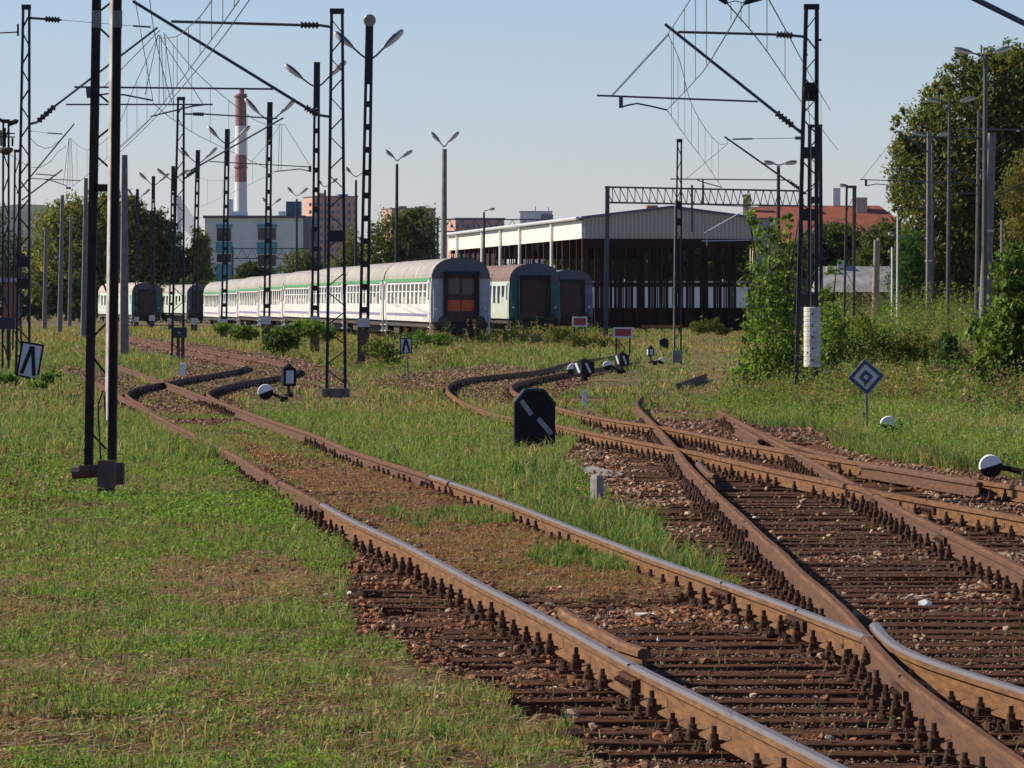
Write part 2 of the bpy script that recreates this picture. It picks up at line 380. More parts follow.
for a_, b_, y0_, y1_, T in (('CL', 'CR', 112, 150, T3), ('BL', 'BR', 112, 160, T4)):
    Y = y0_
    while Y < y1_:
        add_sleeper(min(lx(a_, Y), lx(b_, Y)) - .5, max(lx(a_, Y), lx(b_, Y)) + .5, Y, T, [a_, b_]); Y += 1.2 if Y > 125 else .6

# ------------------------------------------------------------------ ground zones (given on the photo, used on the ground)
BARE = [
 [(2400,1400),(640,1400),(600,790),(588,765),(545,725),(480,690),(420,662),(360,632),(335,605),(352,572),(330,545),(285,500),(245,463),(262,468),(330,505),(466,573),(515,598),(600,600),(745,590),(690,571),(672,552),(660,538),(630,515),(606,492),(575,474),(562,456),(585,443),(600,436),(560,421),(560,409),(632,421),(650,424),(646,412),(655,407),(690,411),(716,418),(730,414),(755,426),(772,428),(790,427),(812,429),(826,436),(834,447),(858,455),(900,463),(950,470),(1024,480),(1100,492),(1500,548),(2400,680)],
 [(125,336),(200,345),(300,360),(345,372),(348,388),(300,392),(258,395),(235,398),(256,412),(256,422),(200,427),(150,422),(118,410),(100,392),(60,372),(62,366),(110,372),(150,386),(180,377),(188,366),(178,361),(140,354),(125,345)],
 [(370,379),(440,371),(480,365),(520,367),(545,373),(600,370),(585,385),(560,396),(520,399),(505,411),(470,402),(445,394),(400,394),(370,389)],
]
LITTER = [[(225,440),(262,452),(420,478),(512,508),(600,540),(690,574),(745,592),(600,602),(515,600),(466,574),(330,503),(262,466)]]
PATH = [[(-20,606),(50,598),(95,618),(20,640),(-30,632)], [(180,704),(330,690),(345,708),(230,722)], [(70,684),(180,678),(250,688),(130,702)], [(330,588),(300,560),(250,552),(230,566)],
 [(40,350),(62,352),(80,372),(60,374)], [(150,560),(300,572),(330,600),(240,612),(160,600)], [(-40,675),(20,690),(45,720),(20,768),(-40,790)]]
GREENBAND = [[(380,518),(480,518),(520,530),(400,532)], [(545,550),(690,572),(640,580),(520,566)]]
def zones(x, y):
    z = g(y); px, py = proj(x, y, z)
    amp = np.clip((py - 300) * .085, 1.5, 24) * np.where(px > 700, .35, 1)
    n1 = (fnoise(px, py * 2, 26) - .5) * 2; n2 = (fnoise(px + 777, py * 2 + 99, 26) - .5) * 2
    qx = px + n1 * amp * 1.1; qy = py + n2 * amp * .45
    bare = np.zeros(px.shape, bool)
    for p in BARE: bare |= inpoly(qx, qy, p)
    lit = np.zeros(px.shape, bool)
    for p in LITTER: lit |= inpoly(qx, qy, p)
    path = np.zeros(px.shape, bool)
    for p in PATH: path |= inpoly(qx, qy, p)
    band = np.zeros(px.shape, bool)
    for p in GREENBAND: band |= inpoly(qx, qy, p)
    return px, py, bare & ~lit, lit, path, band
CLEAR = [[(62,474),(130,474),(134,512),(58,512)],[(250,394),(304,394),(304,414),(246,414)],[(572,398),(600,398),(602,416),(570,416)],[(578,484),(618,484),(622,512),(574,512)],[(556,376),(640,370),(640,388),(556,390)],[(868,426),(908,426),(912,448),(864,448)],[(640,358),(688,354),(688,370),(640,370)],[(506,430),(562,430),(566,452),(502,452)],[(970,470),(1030,470),(1030,490),(966,490)],[(316,386),(362,386),(366,404),(312,404)],[(170,366),(196,366),(196,382),(168,382)]]
def clearing(px, py):
    r = np.zeros(px.shape, bool)
    for p in CLEAR: r |= inpoly(px, py, p)
    return r

# ------------------------------------------------------------------ the ground sheet
t = np.concatenate([[-1.2, -.9, -.7, -.5, -.3, -.2, -.15, -.125], np.linspace(-.11, .11, 360), [.125, .15, .2, .3, .5, .7, .9, 1.2]])
ry = np.concatenate([[-60, -20, 0, 5, 9], np.geomspace(12, 420, 560), np.geomspace(440, 7000, 40)])
TT, YY = np.meshgrid(t, ry); XX = TT * (np.maximum(YY, 4) + 4)
ok = YY > 9
px, py, bare, lit, path, band = zones(XX, np.maximum(YY, 9.5))
ZZ = g(np.maximum(YY, 0)) - .015
def blur(m):
    a = m.astype(float)
    for ax, w in ((0, 2), (1, 9)):
        p = np.pad(a, [(w, w) if i == ax else (0, 0) for i in range(2)], mode='edge'); c = np.cumsum(p, axis=ax); z0_ = np.zeros_like(np.take(c, [0], axis=ax)); c = np.concatenate([z0_, c], axis=ax); n_ = a.shape[ax]
        a = (np.take(c, range(2 * w + 1, 2 * w + 1 + n_), axis=ax) - np.take(c, range(0, n_), axis=ax)) / (2 * w + 1)
    return a
nf = fnoise(XX, YY, .55); ncoarse = fnoise(XX + 40, YY, 2.6)
near = np.clip((80 - YY) / 40, 0, 1)
ZZ = ZZ + (nf - .5) * .035 * np.clip((120 - YY) / 80, 0, 1) + (ncoarse - .5) * .05 * (~bare) * np.clip((YY - 10) / 5, 0, 1)
fill = np.clip((fnoise(XX + 9, YY, 1.3) - .52) * 4.5, 0, 1); BM = blur(bare & ok); ZZ = ZZ - BM * (.085 * near * (1 - .95 * fill) + .006); LM = blur(lit & ok); ZZ = ZZ + .038 * LM + .030 * np.clip((120 - YY) / 40, 0, 1) * np.clip(1 - LM - BM, 0, 1) * ok
soil = np.stack([np.full(XX.shape, .110), np.full(XX.shape, .072), np.full(XX.shape, .040)], -1)
dry = np.array([.22, .13, .065]); bal = np.array([.135, .056, .026]); lc = np.array([.225, .122, .070])
w = np.clip((ncoarse - .50) * 5, 0, 1)[..., None] * .7
colr = soil * (1 - w) + dry * w
far = np.clip((YY - 110) / 80, 0, 1)[..., None] * .6
colr = colr * (1 - far) + np.array([.20, .17, .075]) * far
colr = np.where(bare[..., None], bal * (.65 + .7 * nf[..., None]), colr)
colr = np.where((bare & (YY > 75))[..., None], np.array([.15, .070, .040]) * (.6 + .8 * nf[..., None]), colr)
colr = np.where(lit[..., None], lc * (.6 + .8 * nf[..., None]), colr)
colr = np.where(path[..., None], np.array([.22, .115, .062]) * (.7 + .6 * nf[..., None]), colr)
V = np.stack([XX, YY, ZZ], -1).reshape(-1, 3); nr, nc = XX.shape
ii = (np.arange(nr - 1)[:, None] * nc + np.arange(nc - 1)[None, :]).ravel()
Q = np.stack([ii, ii + 1, ii + nc + 1, ii + nc], -1)
m, nt, b = newmat('earth'); a = nt.nodes.new('ShaderNodeAttribute'); a.attribute_name = 'Col'
tc = nt.nodes.new('ShaderNodeTexCoord'); n = nt.nodes.new('ShaderNodeTexNoise'); n.inputs['Scale'].default_value = 22; n.inputs['Detail'].default_value = 8; n.inputs['Roughness'].default_value = .75
nt.links.new(tc.outputs['Object'], n.inputs['Vector'])
r = nt.nodes.new('ShaderNodeValToRGB'); r.color_ramp.elements[0].position = .3; r.color_ramp.elements[1].position = .72
r.color_ramp.elements[0].color = (.45, .42, .40, 1); r.color_ramp.elements[1].color = (1.45, 1.42, 1.35, 1); nt.links.new(n.outputs['Fac'], r.inputs['Fac'])
mx = nt.nodes.new('ShaderNodeMix'); mx.data_type = 'RGBA'; mx.blend_type = 'MULTIPLY'; mx.inputs[0].default_value = 1
nt.links.new(a.outputs['Color'], mx.inputs[6]); nt.links.new(r.outputs['Color'], mx.inputs[7]); nt.links.new(mx.outputs[2], b.inputs['Base Color'])
b.inputs['Roughness'].default_value = .95; b.inputs['Specular IOR Level'].default_value = .15
bp = nt.nodes.new('ShaderNodeBump'); bp.inputs['Strength'].default_value = .7; bp.inputs['Distance'].default_value = .03
nt.links.new(n.outputs['Fac'], bp.inputs['Height']); nt.links.new(bp.outputs['Normal'], b.inputs['Normal'])
go = fast_mesh('ground', V, quads=Q, cols=colr.reshape(-1, 3), m=m); tag(go, kind='structure', label='rough weedy ground of the railway yard', cat='ground')
go.data.polygons.foreach_set('use_smooth', np.ones(len(Q), bool))

# ------------------------------------------------------------------ ballast stones (stuff)
ICO = np.array([(0,0,1),(.894,0,.447),(.276,.851,.447),(-.724,.526,.447),(-.724,-.526,.447),(.276,-.851,.447),(.724,.526,-.447),(-.276,.894,-.447),(-.894,0,-.447),(-.276,-.894,-.447),(.724,-.526,-.447),(0,0,-1)], float)
ICF = np.array([(0,1,2),(0,2,3),(0,3,4),(0,4,5),(0,5,1),(1,6,2),(2,7,3),(3,8,4),(4,9,5),(5,10,1),(6,7,2),(7,8,3),(8,9,4),(9,10,5),(10,6,1),(11,7,6),(11,8,7),(11,9,8),(11,10,9),(11,6,10)])
def sampleXY(n, y0, y1, margin, power=1.0):
    """points on the visible ground, density falling with distance**power"""
    k = 2 - power; u = RNG.random(n)
    y = (y0 ** k + u * (y1 ** k - y0 ** k)) ** (1 / k) if abs(k) > 1e-3 else y0 * (y1 / y0) ** u
    x = (RNG.random(n) * 2 - 1) * (y * .0985 + margin)
    return x, y
def stones(name, x, y, r, col, sink=.3, lift=0.0):
    n = len(x); jit = RNG.uniform(.45, 1.3, (n, 12, 1)); sc = np.stack([r * RNG.uniform(.8, 1.35, n), r * RNG.uniform(.8, 1.3, n), r * RNG.uniform(.55, .9, n)], -1)
    a = RNG.uniform(0, 6.28, n); P = ICO[None] * jit * sc[:, None, :]
    # a tilt and a turn
    tl = RNG.uniform(-.5, .5, n); c, s_ = np.cos(tl)[:, None], np.sin(tl)[:, None]
    P = np.stack([P[..., 0], P[..., 1] * c - P[..., 2] * s_, P[..., 1] * s_ + P[..., 2] * c], -1)
    c, s_ = np.cos(a)[:, None], np.sin(a)[:, None]
    P = np.stack([P[..., 0] * c - P[..., 1] * s_, P[..., 0] * s_ + P[..., 1] * c, P[..., 2]], -1)
    P += np.stack([x, y, g(y) + lift + r * (1 - sink) * .6], -1)[:, None, :]
    T = (np.arange(n)[:, None, None] * 12 + ICF[None]).reshape(-1, 3)
    return fast_mesh(name, P.reshape(-1, 3), tris=T, cols=np.repeat(col, 12, axis=0), m=M['stones'])
x, y = sampleXY(330000, 16, 78, 1.5, 1.15)
px, py, bare, lit, path, band = zones(x, y)
lift = np.where(bare, -.095 + .088 * np.clip((fnoise(x + 9, y, 1.3) - .52) * 4.5, 0, 1), np.where(lit, .028, .02))
# fewer stones on top of the sleepers
Ys = np.array([s[0] for s in SLEEP]); onsl = np.zeros(len(x), bool)
sy = np.sort(np.unique(Ys)); near_ = np.abs(y[:, None] - sy[np.clip(np.searchsorted(sy, y), 0, len(sy) - 1)][:, None])[:, 0]
near2 = np.abs(y - sy[np.clip(np.searchsorted(sy, y) - 1, 0, len(sy) - 1)])
dsl = np.minimum(near_, near2)
for kk in ('AL', 'AR', 'D', 'E', 'CL', 'CR'):
    yy_, xx_ = LINES[kk]; inr = (y >= yy_[0]) & (y <= yy_[-1]); hit = inr & (np.abs(x - np.interp(y, yy_, xx_)) < .10); onsl |= hit
patch = fnoise(x + 9, y, 1.3)
inside = ((x > np.interp(y, *LINES['AL']) - .7) & (x < np.interp(y, *LINES['AR']) + .6) & (y < 36)) | ((x > np.interp(y, *LINES['D']) - .6) & (x < np.interp(y, *LINES['D']) + 2.2))
pale_zone = (x > np.interp(y, *LINES['AR']) + .3)
p = np.where(bare, np.where(inside, np.where(dsl < .14, .025 + .5 * np.clip((patch - .57) * 5, 0, 1), np.clip((patch - .40) * 3.2, .28, 1)), .9), np.where(lit, .22, np.where(path, .05, .004)))
p = np.where(bare & pale_zone & ~inside, np.clip((patch - .3) * 4, .3, 1), p)
keep = (RNG.random(len(x)) < p) & ~onsl
x, y, px, py, patch, dsl, lift, pz = x[keep], y[keep], px[keep], py[keep], patch[keep], dsl[keep], lift[keep], pale_zone[keep]
n = len(x); r = RNG.uniform(.009, .024, n) * np.where(RNG.random(n) < .12, 1.55, 1); r = np.clip(r, .009, .040)
base = np.where((RNG.random(n) < .55)[:, None], np.array([.24, .092, .036]), np.array([.165, .075, .036]))
pale = (RNG.random(n) < np.where(pz, .50, .13))
base = np.where(pale[:, None], np.array([.40, .27, .17]) * RNG.uniform(.6, 1.15, (n, 1)), base)
base = np.where((RNG.random(n) < .006)[:, None], np.array([.62, .58, .53]), base) * RNG.uniform(.6, 1.35, (n, 1))
lift = np.where((dsl < .14) & (lift < -.05), 0.0, lift)
o = stones('ballast_stones', x, y, r, base, lift=0.0 if False else 0.0)
me = o.data; co = np.empty(len(me.vertices) * 3, np.float32); me.vertices.foreach_get('co', co); co = co.reshape(-1, 12, 3); co[:, :, 2] += lift[:, None]; me.vertices.foreach_set('co', co.ravel()); me.update()
tag(o, 'brown and pale ballast stones lying around the tracks', 'ballast', kind='stuff')
# grit: fine crumbs over sleepers and soil
x, y = sampleXY(260000, 16, 52, 1.0, 1.2); px, py, bare, lit, path, band = zones(x, y); pt = fnoise(x + 3, y + 7, .7)
k_ = RNG.random(len(x)) < np.where(bare, np.clip((pt - .25) * 2, .15, .9), np.where(lit, .6, np.where(path, .35, .10))); x, y, bare, lit = x[k_], y[k_], bare[k_], lit[k_]; n = len(x)
OC = np.array([(1,0,0),(-1,0,0),(0,1,0),(0,-1,0),(0,0,1),(0,0,-1)], float); OF = np.array([(0,2,4),(2,1,4),(1,3,4),(3,0,4),(2,0,5),(1,2,5),(3,1,5),(0,3,5)])
rg = RNG.uniform(.004, .011, n); P = OC[None] * RNG.uniform(.5, 1.4, (n, 6, 1)) * rg[:, None, None] * np.array([1.2, 1.2, .7])
a_ = RNG.uniform(0, 6.28, n); c_, s_ = np.cos(a_)[:, None], np.sin(a_)[:, None]; P = np.stack([P[..., 0] * c_ - P[..., 1] * s_, P[..., 0] * s_ + P[..., 1] * c_, P[..., 2]], -1)
f_ = np.clip((fnoise(x + 9, y, 1.3) - .52) * 4.5, 0, 1); sy_ = np.sort(np.unique(Ys)); ix = np.clip(np.searchsorted(sy_, y), 1, len(sy_) - 1); dd = np.minimum(np.abs(y - sy_[ix]), np.abs(y - sy_[ix - 1]))
zz_ = np.where(bare, np.where(dd < .12, .004, -.088 * (1 - .95 * f_)), np.where(lit, .030, .02)); P += np.stack([x, y, g(y) + zz_], -1)[:, None, :]
cg = np.where((RNG.random(n) < .3)[:, None], np.array([.30, .20, .13]), np.array([.12, .062, .036])) * RNG.uniform(.5, 1.4, (n, 1))
o = fast_mesh('grit', P.reshape(-1, 3), tris=(np.arange(n)[:, None, None] * 6 + OF[None]).reshape(-1, 3), cols=np.repeat(cg, 6, axis=0), m=M['stones']); tag(o, 'rusty grit and crumbs over the sleepers and soil', 'grit', kind='stuff')
# farther ballast (larger grains, same stuff)
x, y = sampleXY(130000, 78, 290, 2, .8); px, py, bare, lit, path, band = zones(x, y); k_ = bare & (RNG.random(len(x)) < .8)
x, y = x[k_], y[k_]; n = len(x)
base = np.where((RNG.random(n) < .6)[:, None], np.array([.185, .085, .048]), np.array([.30, .185, .13])) * RNG.uniform(.5, 1.3, (n, 1))
o = stones('ballast_stones', x, y, RNG.uniform(.022, .048, n) * np.maximum(1, y / 130), base, lift=-.02); tag(o, 'rusty ballast stones around the far curves', 'ballast', kind='stuff')

# ------------------------------------------------------------------ grass (stuff)
GREEN = np.array([.155, .255, .048]); LUSH = np.array([.080, .162, .030]); OLIVE = np.array([.215, .252, .070]); STRAW = np.array([.42, .31, .14]); BROWN = np.array([.27, .145, .07])
def mixc(a, b, t): return a * (1 - t[:, None]) + b * t[:, None]
def lift_of(y, lit, bare): return np.where(lit, .040, np.where(bare, 0, .030 * np.clip((120 - y) / 40, 0, 1)))
def blades(name, x, y, h, w, col, lean, z0=0.0):
    n = len(x); a = RNG.uniform(0, 6.28, n); la = RNG.uniform(0, 6.28, n)
    bx, by = np.cos(a) * w / 2, np.sin(a) * w / 2; lxx, lyy = np.cos(la) * lean * h, np.sin(la) * lean * h; z = g(y) - .02 + z0
    V = np.empty((n, 5, 3), np.float32)
    V[:, 0] = np.stack([x - bx, y - by, z], -1); V[:, 1] = np.stack([x + bx, y + by, z], -1)
    mxx, myy, mz = x + lxx * .3, y + lyy * .3, z + h * .6
    V[:, 2] = np.stack([mxx + bx * .75, myy + by * .75, mz], -1); V[:, 3] = np.stack([mxx - bx * .75, myy - by * .75, mz], -1)
    V[:, 4] = np.stack([x + lxx, y + lyy, z + h * np.sqrt(np.clip(1 - lean ** 2 * .5, .15, 1))], -1)
    i = np.arange(n)[:, None] * 5
    q = i + np.array([[0, 1, 2, 3]]); t3 = i + np.array([[3, 2, 4]])
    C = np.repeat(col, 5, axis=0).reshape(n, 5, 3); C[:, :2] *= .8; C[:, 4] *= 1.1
    return fast_mesh(name, V.reshape(-1, 3), quads=q, tris=t3, cols=C.reshape(-1, 3), m=M['blade'])
def grass_field(name, n, y0, y1, margin, power, wscale, label):
    x, y = sampleXY(n, y0, y1, margin, power); px, py, bare, lit, path, band = zones(x, y)
    p1 = fnoise(x, y, 1.1 if y0 < 40 else 3.0); p2 = fnoise(x + 500, y + 31, 3.2 if y0 < 40 else 9.0); p3 = fnoise(x - 300, y, .5)
    band = band & (p3 > .40 + .12 * RNG.random(len(x)))
    nearrail = np.zeros(len(x), bool)
    for k in ('AL', 'AR', 'D', 'E', 'CL', 'CR', 'BL', 'BR'):
        yy_, xx_ = LINES[k]; inr = (y >= yy_[0]) & (y <= yy_[-1]); nearrail |= inr & (np.abs(x - np.interp(y, yy_, xx_)) < .085)
    xA = np.interp(y, *LINES['AL']); xR = np.interp(y, *LINES['AR']); xC = np.interp(y, *LINES['CL'])
    left = x < xA; mid = (x > xR) & (px < 720) & (y < 90); inA = (x > xA) & (x < xR) & (y < 95)
    bank = (px > 690) & (y > 40) & ~bare; farm = (y > 95) & ~bank
    # keep probability
    clump = vnoise(x + 17, y - 5, .16 if y0 < 40 else .4); tuft = np.clip((clump - .33) * 3, .05, 1)
    prob = np.where(left, np.clip((p1 - .29) * 4.2, .28, 1) * tuft, tuft)
    prob = np.where(inA, np.where(band, 1.0, np.where(lit, np.clip((p3 - .46) * 4, .10, .7), .85 * tuft)), prob)
    prob = np.where(bare, .0035 * (p2 > .5), prob); prob = np.where(path, .30 * tuft, prob)
    prob = np.where(bank | farm, np.clip(tuft * 1.3, .3, 1), prob); prob = np.where(nearrail, 0, prob)
    prob = np.where((px > 196) & (px < 246) & (py > 437) & (py < 464) & (x > xA - .45) & ~nearrail, 1, prob)
    keep = RNG.random(len(x)) < prob
    # heights
    u = RNG.random(len(x)); tall = np.where(u > .93, 1.8, 1.0)
    h = np.where(left, (.012 + .055 * u * (.35 + 1.1 * p1)) * np.where(u > .97, 1.9, 1.0) * (.6 + .8 * clump), .1)
    h = np.where(left & (py < 470), (.03 + .11 * u * (.4 + p1)) * tall * (.6 + .8 * clump), h)
    h = np.where(inA, np.where(band, RNG.uniform(.05, .15, len(x)), RNG.uniform(.02, .07, len(x))), h)
    h = np.where(mid, (.03 + .09 * u * (.5 + p1)) * tall * (.6 + .8 * clump), h)
    lush = mid & (py > 468) & (px > 500)
    h = np.where(lush, (.05 + .10 * u) * tall * (.6 + .8 * clump), h)
    h = np.where(farm, RNG.uniform(.06, .22, len(x)) * (.4 + 1.1 * p2), h)
    h = np.where(farm & (y > 170), RNG.uniform(.12, .45, len(x)) * (.4 + 1.0 * p2), h)
    h = np.where(bank, RNG.uniform(.06, .36, len(x)) * (.4 + 1.0 * p2) * np.clip((px - 670) / 150, .25, 1) * (.6 + .8 * clump), h)
    hide = (px > 196) & (px < 246) & (py > 437) & (py < 464) & (x > xA - .5) & (x < xA + .3); h = np.where(hide & (x < xA - .07), RNG.uniform(.17, .31, len(x)), h)
    h = np.where(bare, .06, h); h = np.where(clearing(px, py), h * .25, h)
    # colours
    dryn = np.clip((p2 - .42) * 3.0, 0, 1)
    tc_ = np.clip(clump * 1.3 - .15 + RNG.normal(0, .2, len(x)), 0, 1)
    c = mixc(np.broadcast_to(GREEN, (len(x), 3)), np.broadcast_to(OLIVE, (len(x), 3)), tc_)
    dr = np.where(left, np.clip(dryn * .38 + .05, 0, 1), .1)
    dr = np.where(left & (py < 470), .16 + .30 * dryn, dr)
    dr = np.where(inA, np.where(band, .08, np.where(lit, .74, .38)), dr); dr = np.where(mid, .16 + .40 * dryn, dr); dr = np.where(lush, .10, dr)
    dr = np.where(farm, .22 + .38 * dryn, dr); dr = np.where(farm & (py < 352), .26 + .5 * dryn, dr)
    dr = np.where(bank, .14 + .45 * dryn + .25 * (py < 400), dr)
    isdry = RNG.random(len(x)) < np.clip(dr + (vnoise(x + 3, y + 8, .3 if y0 < 40 else .8) - .5) * .5, .02, .95)
    dcol = np.where((RNG.random(len(x)) < np.where(lit, .75, .35))[:, None], np.where(lit[:, None], np.array([.32, .15, .08]), BROWN), STRAW)
    c = np.where((RNG.random(len(x)) < np.where(lush | (band & inA), .5, np.where(bank, .25, .15)))[:, None], LUSH, c)
    c = np.where(isdry[:, None], dcol, c) * RNG.uniform(.65, 1.3, (len(x), 1)) * (.75 + .5 * clump[:, None])
    lean = RNG.uniform(.15, 1.25, len(x)); w_ = wscale * RNG.uniform(.6, 1.4, len(x)) * np.maximum(.7, y / y0) ** .5
    o = blades(name, x[keep], y[keep], h[keep], w_[keep], c[keep], lean[keep], lift_of(y, lit, bare)[keep]); tag(o, label, 'grass', kind='stuff'); return o
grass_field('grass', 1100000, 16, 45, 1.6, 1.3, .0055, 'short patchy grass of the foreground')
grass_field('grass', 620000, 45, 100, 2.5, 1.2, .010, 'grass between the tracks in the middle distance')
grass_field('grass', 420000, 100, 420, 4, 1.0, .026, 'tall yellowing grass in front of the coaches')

# dead straw lying flat
x, y = sampleXY(260000, 16, 60, 1.6, 1.3); px, py, bare, lit, path, band = zones(x, y)
k_ = (RNG.random(len(x)) < np.where(lit, .9, np.where(path, .7, .28))) & ~bare; x, y = x[k_], y[k_]; n = len(x)
lit_ = lit[k_]; cs_ = np.where((RNG.random(n) < np.where(lit_, .75, .5))[:, None], np.array([.30, .155, .085]), np.array([.46, .33, .19])) * RNG.uniform(.45, 1.2, (n, 1)); zl_ = lift_of(y, lit_, np.zeros(n, bool))
a_ = RNG.uniform(0, 6.28, n); L_ = RNG.uniform(.02, .06, n); w_ = RNG.uniform(.003, .006, n); z_ = g(y) + zl_ + RNG.uniform(-.012, .012, n)
dx_, dy_ = np.cos(a_) * L_, np.sin(a_) * L_; ox_, oy_ = -np.sin(a_) * w_, np.cos(a_) * w_; up_ = RNG.uniform(0, .02, n)
VV = np.stack([np.stack([x - dx_ - ox_, y - dy_ - oy_, z_], -1), np.stack([x - dx_ + ox_, y - dy_ + oy_, z_ + .002], -1), np.stack([x + dx_ + ox_, y + dy_ + oy_, z_ + up_ + .002], -1), np.stack([x + dx_ - ox_, y + dy_ - oy_, z_ + up_], -1)], 1)
o = fast_mesh('straw', VV.reshape(-1, 3), quads=np.arange(n * 4).reshape(-1, 4), cols=np.repeat(cs_, 4, axis=0), m=M['blade']); tag(o, 'dry straw and dead leaves lying on the ground', 'straw', kind='stuff')
# low broad-leaved weeds
def leaf_cloud(P, size, col, flat=.5):
    """diamond leaves at points P; returns V, quads, cols"""
    n = len(P); a = RNG.uniform(0, 6.28, n); el = RNG.normal(0, flat, n)
    d = np.stack([np.cos(a) * np.cos(el), np.sin(a) * np.cos(el), np.sin(el)], -1)
    s_ = np.stack([-np.sin(a), np.cos(a), RNG.normal(0, .45, n)], -1); s_ /= np.linalg.norm(s_, axis=1)[:, None]
    L = (size * RNG.uniform(.6, 1.35, n))[:, None]
    up = np.cross(d, s_) * L * .08
    V = np.empty((n, 4, 3), np.float32)
    V[:, 0] = P - d * L * .5; V[:, 1] = P + s_ * L * .30 + up; V[:, 2] = P + d * L * .5; V[:, 3] = P - s_ * L * .30 + up
    q = np.arange(n)[:, None] * 4 + np.arange(4)[None]
    return V.reshape(-1, 3), q, np.repeat(col, 4, axis=0)
x, y = sampleXY(900000, 16, 110, 1.6, 1.35); px, py, bare, lit, path, band = zones(x, y)
pw = fnoise(x + 70, y - 20, 1.6); xA = np.interp(y, *LINES['AL']); xR = np.interp(y, *LINES['AR'])
nearrail = np.zeros(len(x), bool)
for k in ('AL', 'AR', 'D', 'E', 'CL', 'CR', 'BL', 'BR'):
    yy_, xx_ = LINES[k]; inr = (y >= yy_[0]) & (y <= yy_[-1]); nearrail |= inr & (np.abs(x - np.interp(y, yy_, xx_)) < .09)
pr = np.where(x < xA, np.clip((pw - .36) * 4, 0.08, 1) * np.where((px < 340) & (py > 440), 1, .35) * np.clip((vnoise(x - 4, y + 2, .22) - .3) * 3, .1, 1), np.where(px > 690, .3, np.where(x > xR, .15, .03)))
keep = (RNG.random(len(x)) < pr) & ~bare & ~lit & ~path & ~nearrail; x, y, px = x[keep], y[keep], px[keep]; n = len(x)
hgt = np.where(px > 690, .30, .035 + .10 * np.clip((vnoise(x + 60, y + 8, .35) - .35) * 2, 0, 1)); z = g(y) + .025 + RNG.random(n) * (hgt if np.ndim(hgt) == 0 else hgt) * (.5 + pw[keep])
col = mixc(np.broadcast_to(np.array([.265, .40, .052]), (n, 3)), np.broadcast_to(np.array([.10, .185, .032]), (n, 3)), RNG.random(n)) * RNG.uniform(.7, 1.25, (n, 1))
V, q, C = leaf_cloud(np.stack([x, y, z], -1), np.where(y < 45, .026, .04), col, .6)
o = fast_mesh('weeds', V, quads=q, cols=C, m=M['blade']); tag(o, 'low broad leaved weeds spread through the grass', 'weeds', kind='stuff')
# white flower heads on the right bank and beside the nearest coach
def flowers(n, polyp, hmin, hmax, sz, label):
    P = []
    xs = [p[0] for p in polyp]; ys_ = [p[1] for p in polyp]
    while len(P) < n:
        a, b = random.uniform(min(xs), max(xs)), random.uniform(min(ys_), max(ys_))
        if inpoly(np.array([a]), np.array([b]), polyp)[0]:
            q = at(a, b); P.append((q.x, q.y, q.z + random.uniform(hmin, hmax)))
    P = np.array(P); col = np.broadcast_to(np.array([.70, .70, .66]), (len(P), 3)) * RNG.uniform(.6, 1.1, (len(P), 1))
    V, q, C = leaf_cloud(P, np.full(len(P), sz), col, .35); o = fast_mesh('wild_flowers', V, quads=q, cols=C, m=M['blade']); tag(o, label, 'wild flowers', kind='stuff')
flowers(420, [(835,440),(1024,470),(1024,380),(880,395)], .15, .45, .035, 'small white wild flowers on the right bank')
flowers(160, [(385,372),(425,378),(440,352),(380,356)], .3, .7, .06, 'white flowering weeds beside the nearest white coach')

# taller wild weeds: stalks with leaves and dry seed heads
def tall_weeds(name, n, polyp, hmin, hmax, leaf, label, drys=.3, tones=None):
    xs = [p[0] for p in polyp]; ys_ = [p[1] for p in polyp]; LP, LC, BX, BY, BH, BC = [], [], [], [], [], []
    tones = tones or [(.10, .17, .03), (.18, .25, .045), (.25, .29, .06), (.13, .15, .04)]; k = 0
    while k < n:
        a, b = random.uniform(min(xs), max(xs)), random.uniform(min(ys_), max(ys_))
        if not inpoly(np.array([a]), np.array([b]), polyp)[0]: continue
        k += 1; q = at(a, b); h = random.uniform(hmin, hmax) * random.choice((.6, 1, 1.25)); dry_ = random.random() < drys; tn_ = random.choice(tones) if not dry_ else random.choice([(.34, .22, .11), (.26, .15, .085), (.42, .32, .17)])
        ns = random.randint(2, 5)
        for s_ in range(ns):
            bx_, by_ = q.x + random.gauss(0, .10), q.y + random.gauss(0, .10); hh = h * random.uniform(.6, 1.1); BX.append(bx_); BY.append(by_); BH.append(hh); BC.append([c * .7 for c in tn_])
            for l_ in range(int(5 + 12 * hh) if not dry_ else 7):
                f = random.uniform(.15, 1.0) if not dry_ else random.uniform(.7, 1.05); r = leaf * (1.3 - f) * 2.2 if not dry_ else .025
                LP.append((bx_ + random.gauss(0, r), by_ + random.gauss(0, r), q.z + hh * f)); v = random.uniform(.65, 1.35); LC.append([c * v for c in tn_])
    V, qd, C = leaf_cloud(np.array(LP), np.full(len(LP), leaf), np.array(LC), .7); o = fast_mesh(name, V, quads=qd, cols=C, m=M['blade']); tag(o, label, 'weeds', kind='stuff')
    o = blades(name + '_stalk', np.array(BX), np.array(BY), np.array(BH), np.full(len(BX), .010), np.array(BC), np.full(len(BX), .15)); o.name = 'weed_stalks'; tag(o, 'stalks of ' + label, 'weeds', kind='stuff')
tall_weeds('wild_weeds', 1300, [(800, 400), (830, 362), (900, 345), (1024, 350), (1040, 440), (940, 420), (880, 412), (840, 415)], .35, .95, .075, 'tall mixed weeds and dry seed heads on the right bank')
tall_weeds('wild_weeds', 520, [(800, 372), (815, 352), (880, 338), (985, 335), (1000, 362), (930, 372), (860, 366)], .7, 1.6, .10, 'tall scrubby weeds behind the diamond board', .22)
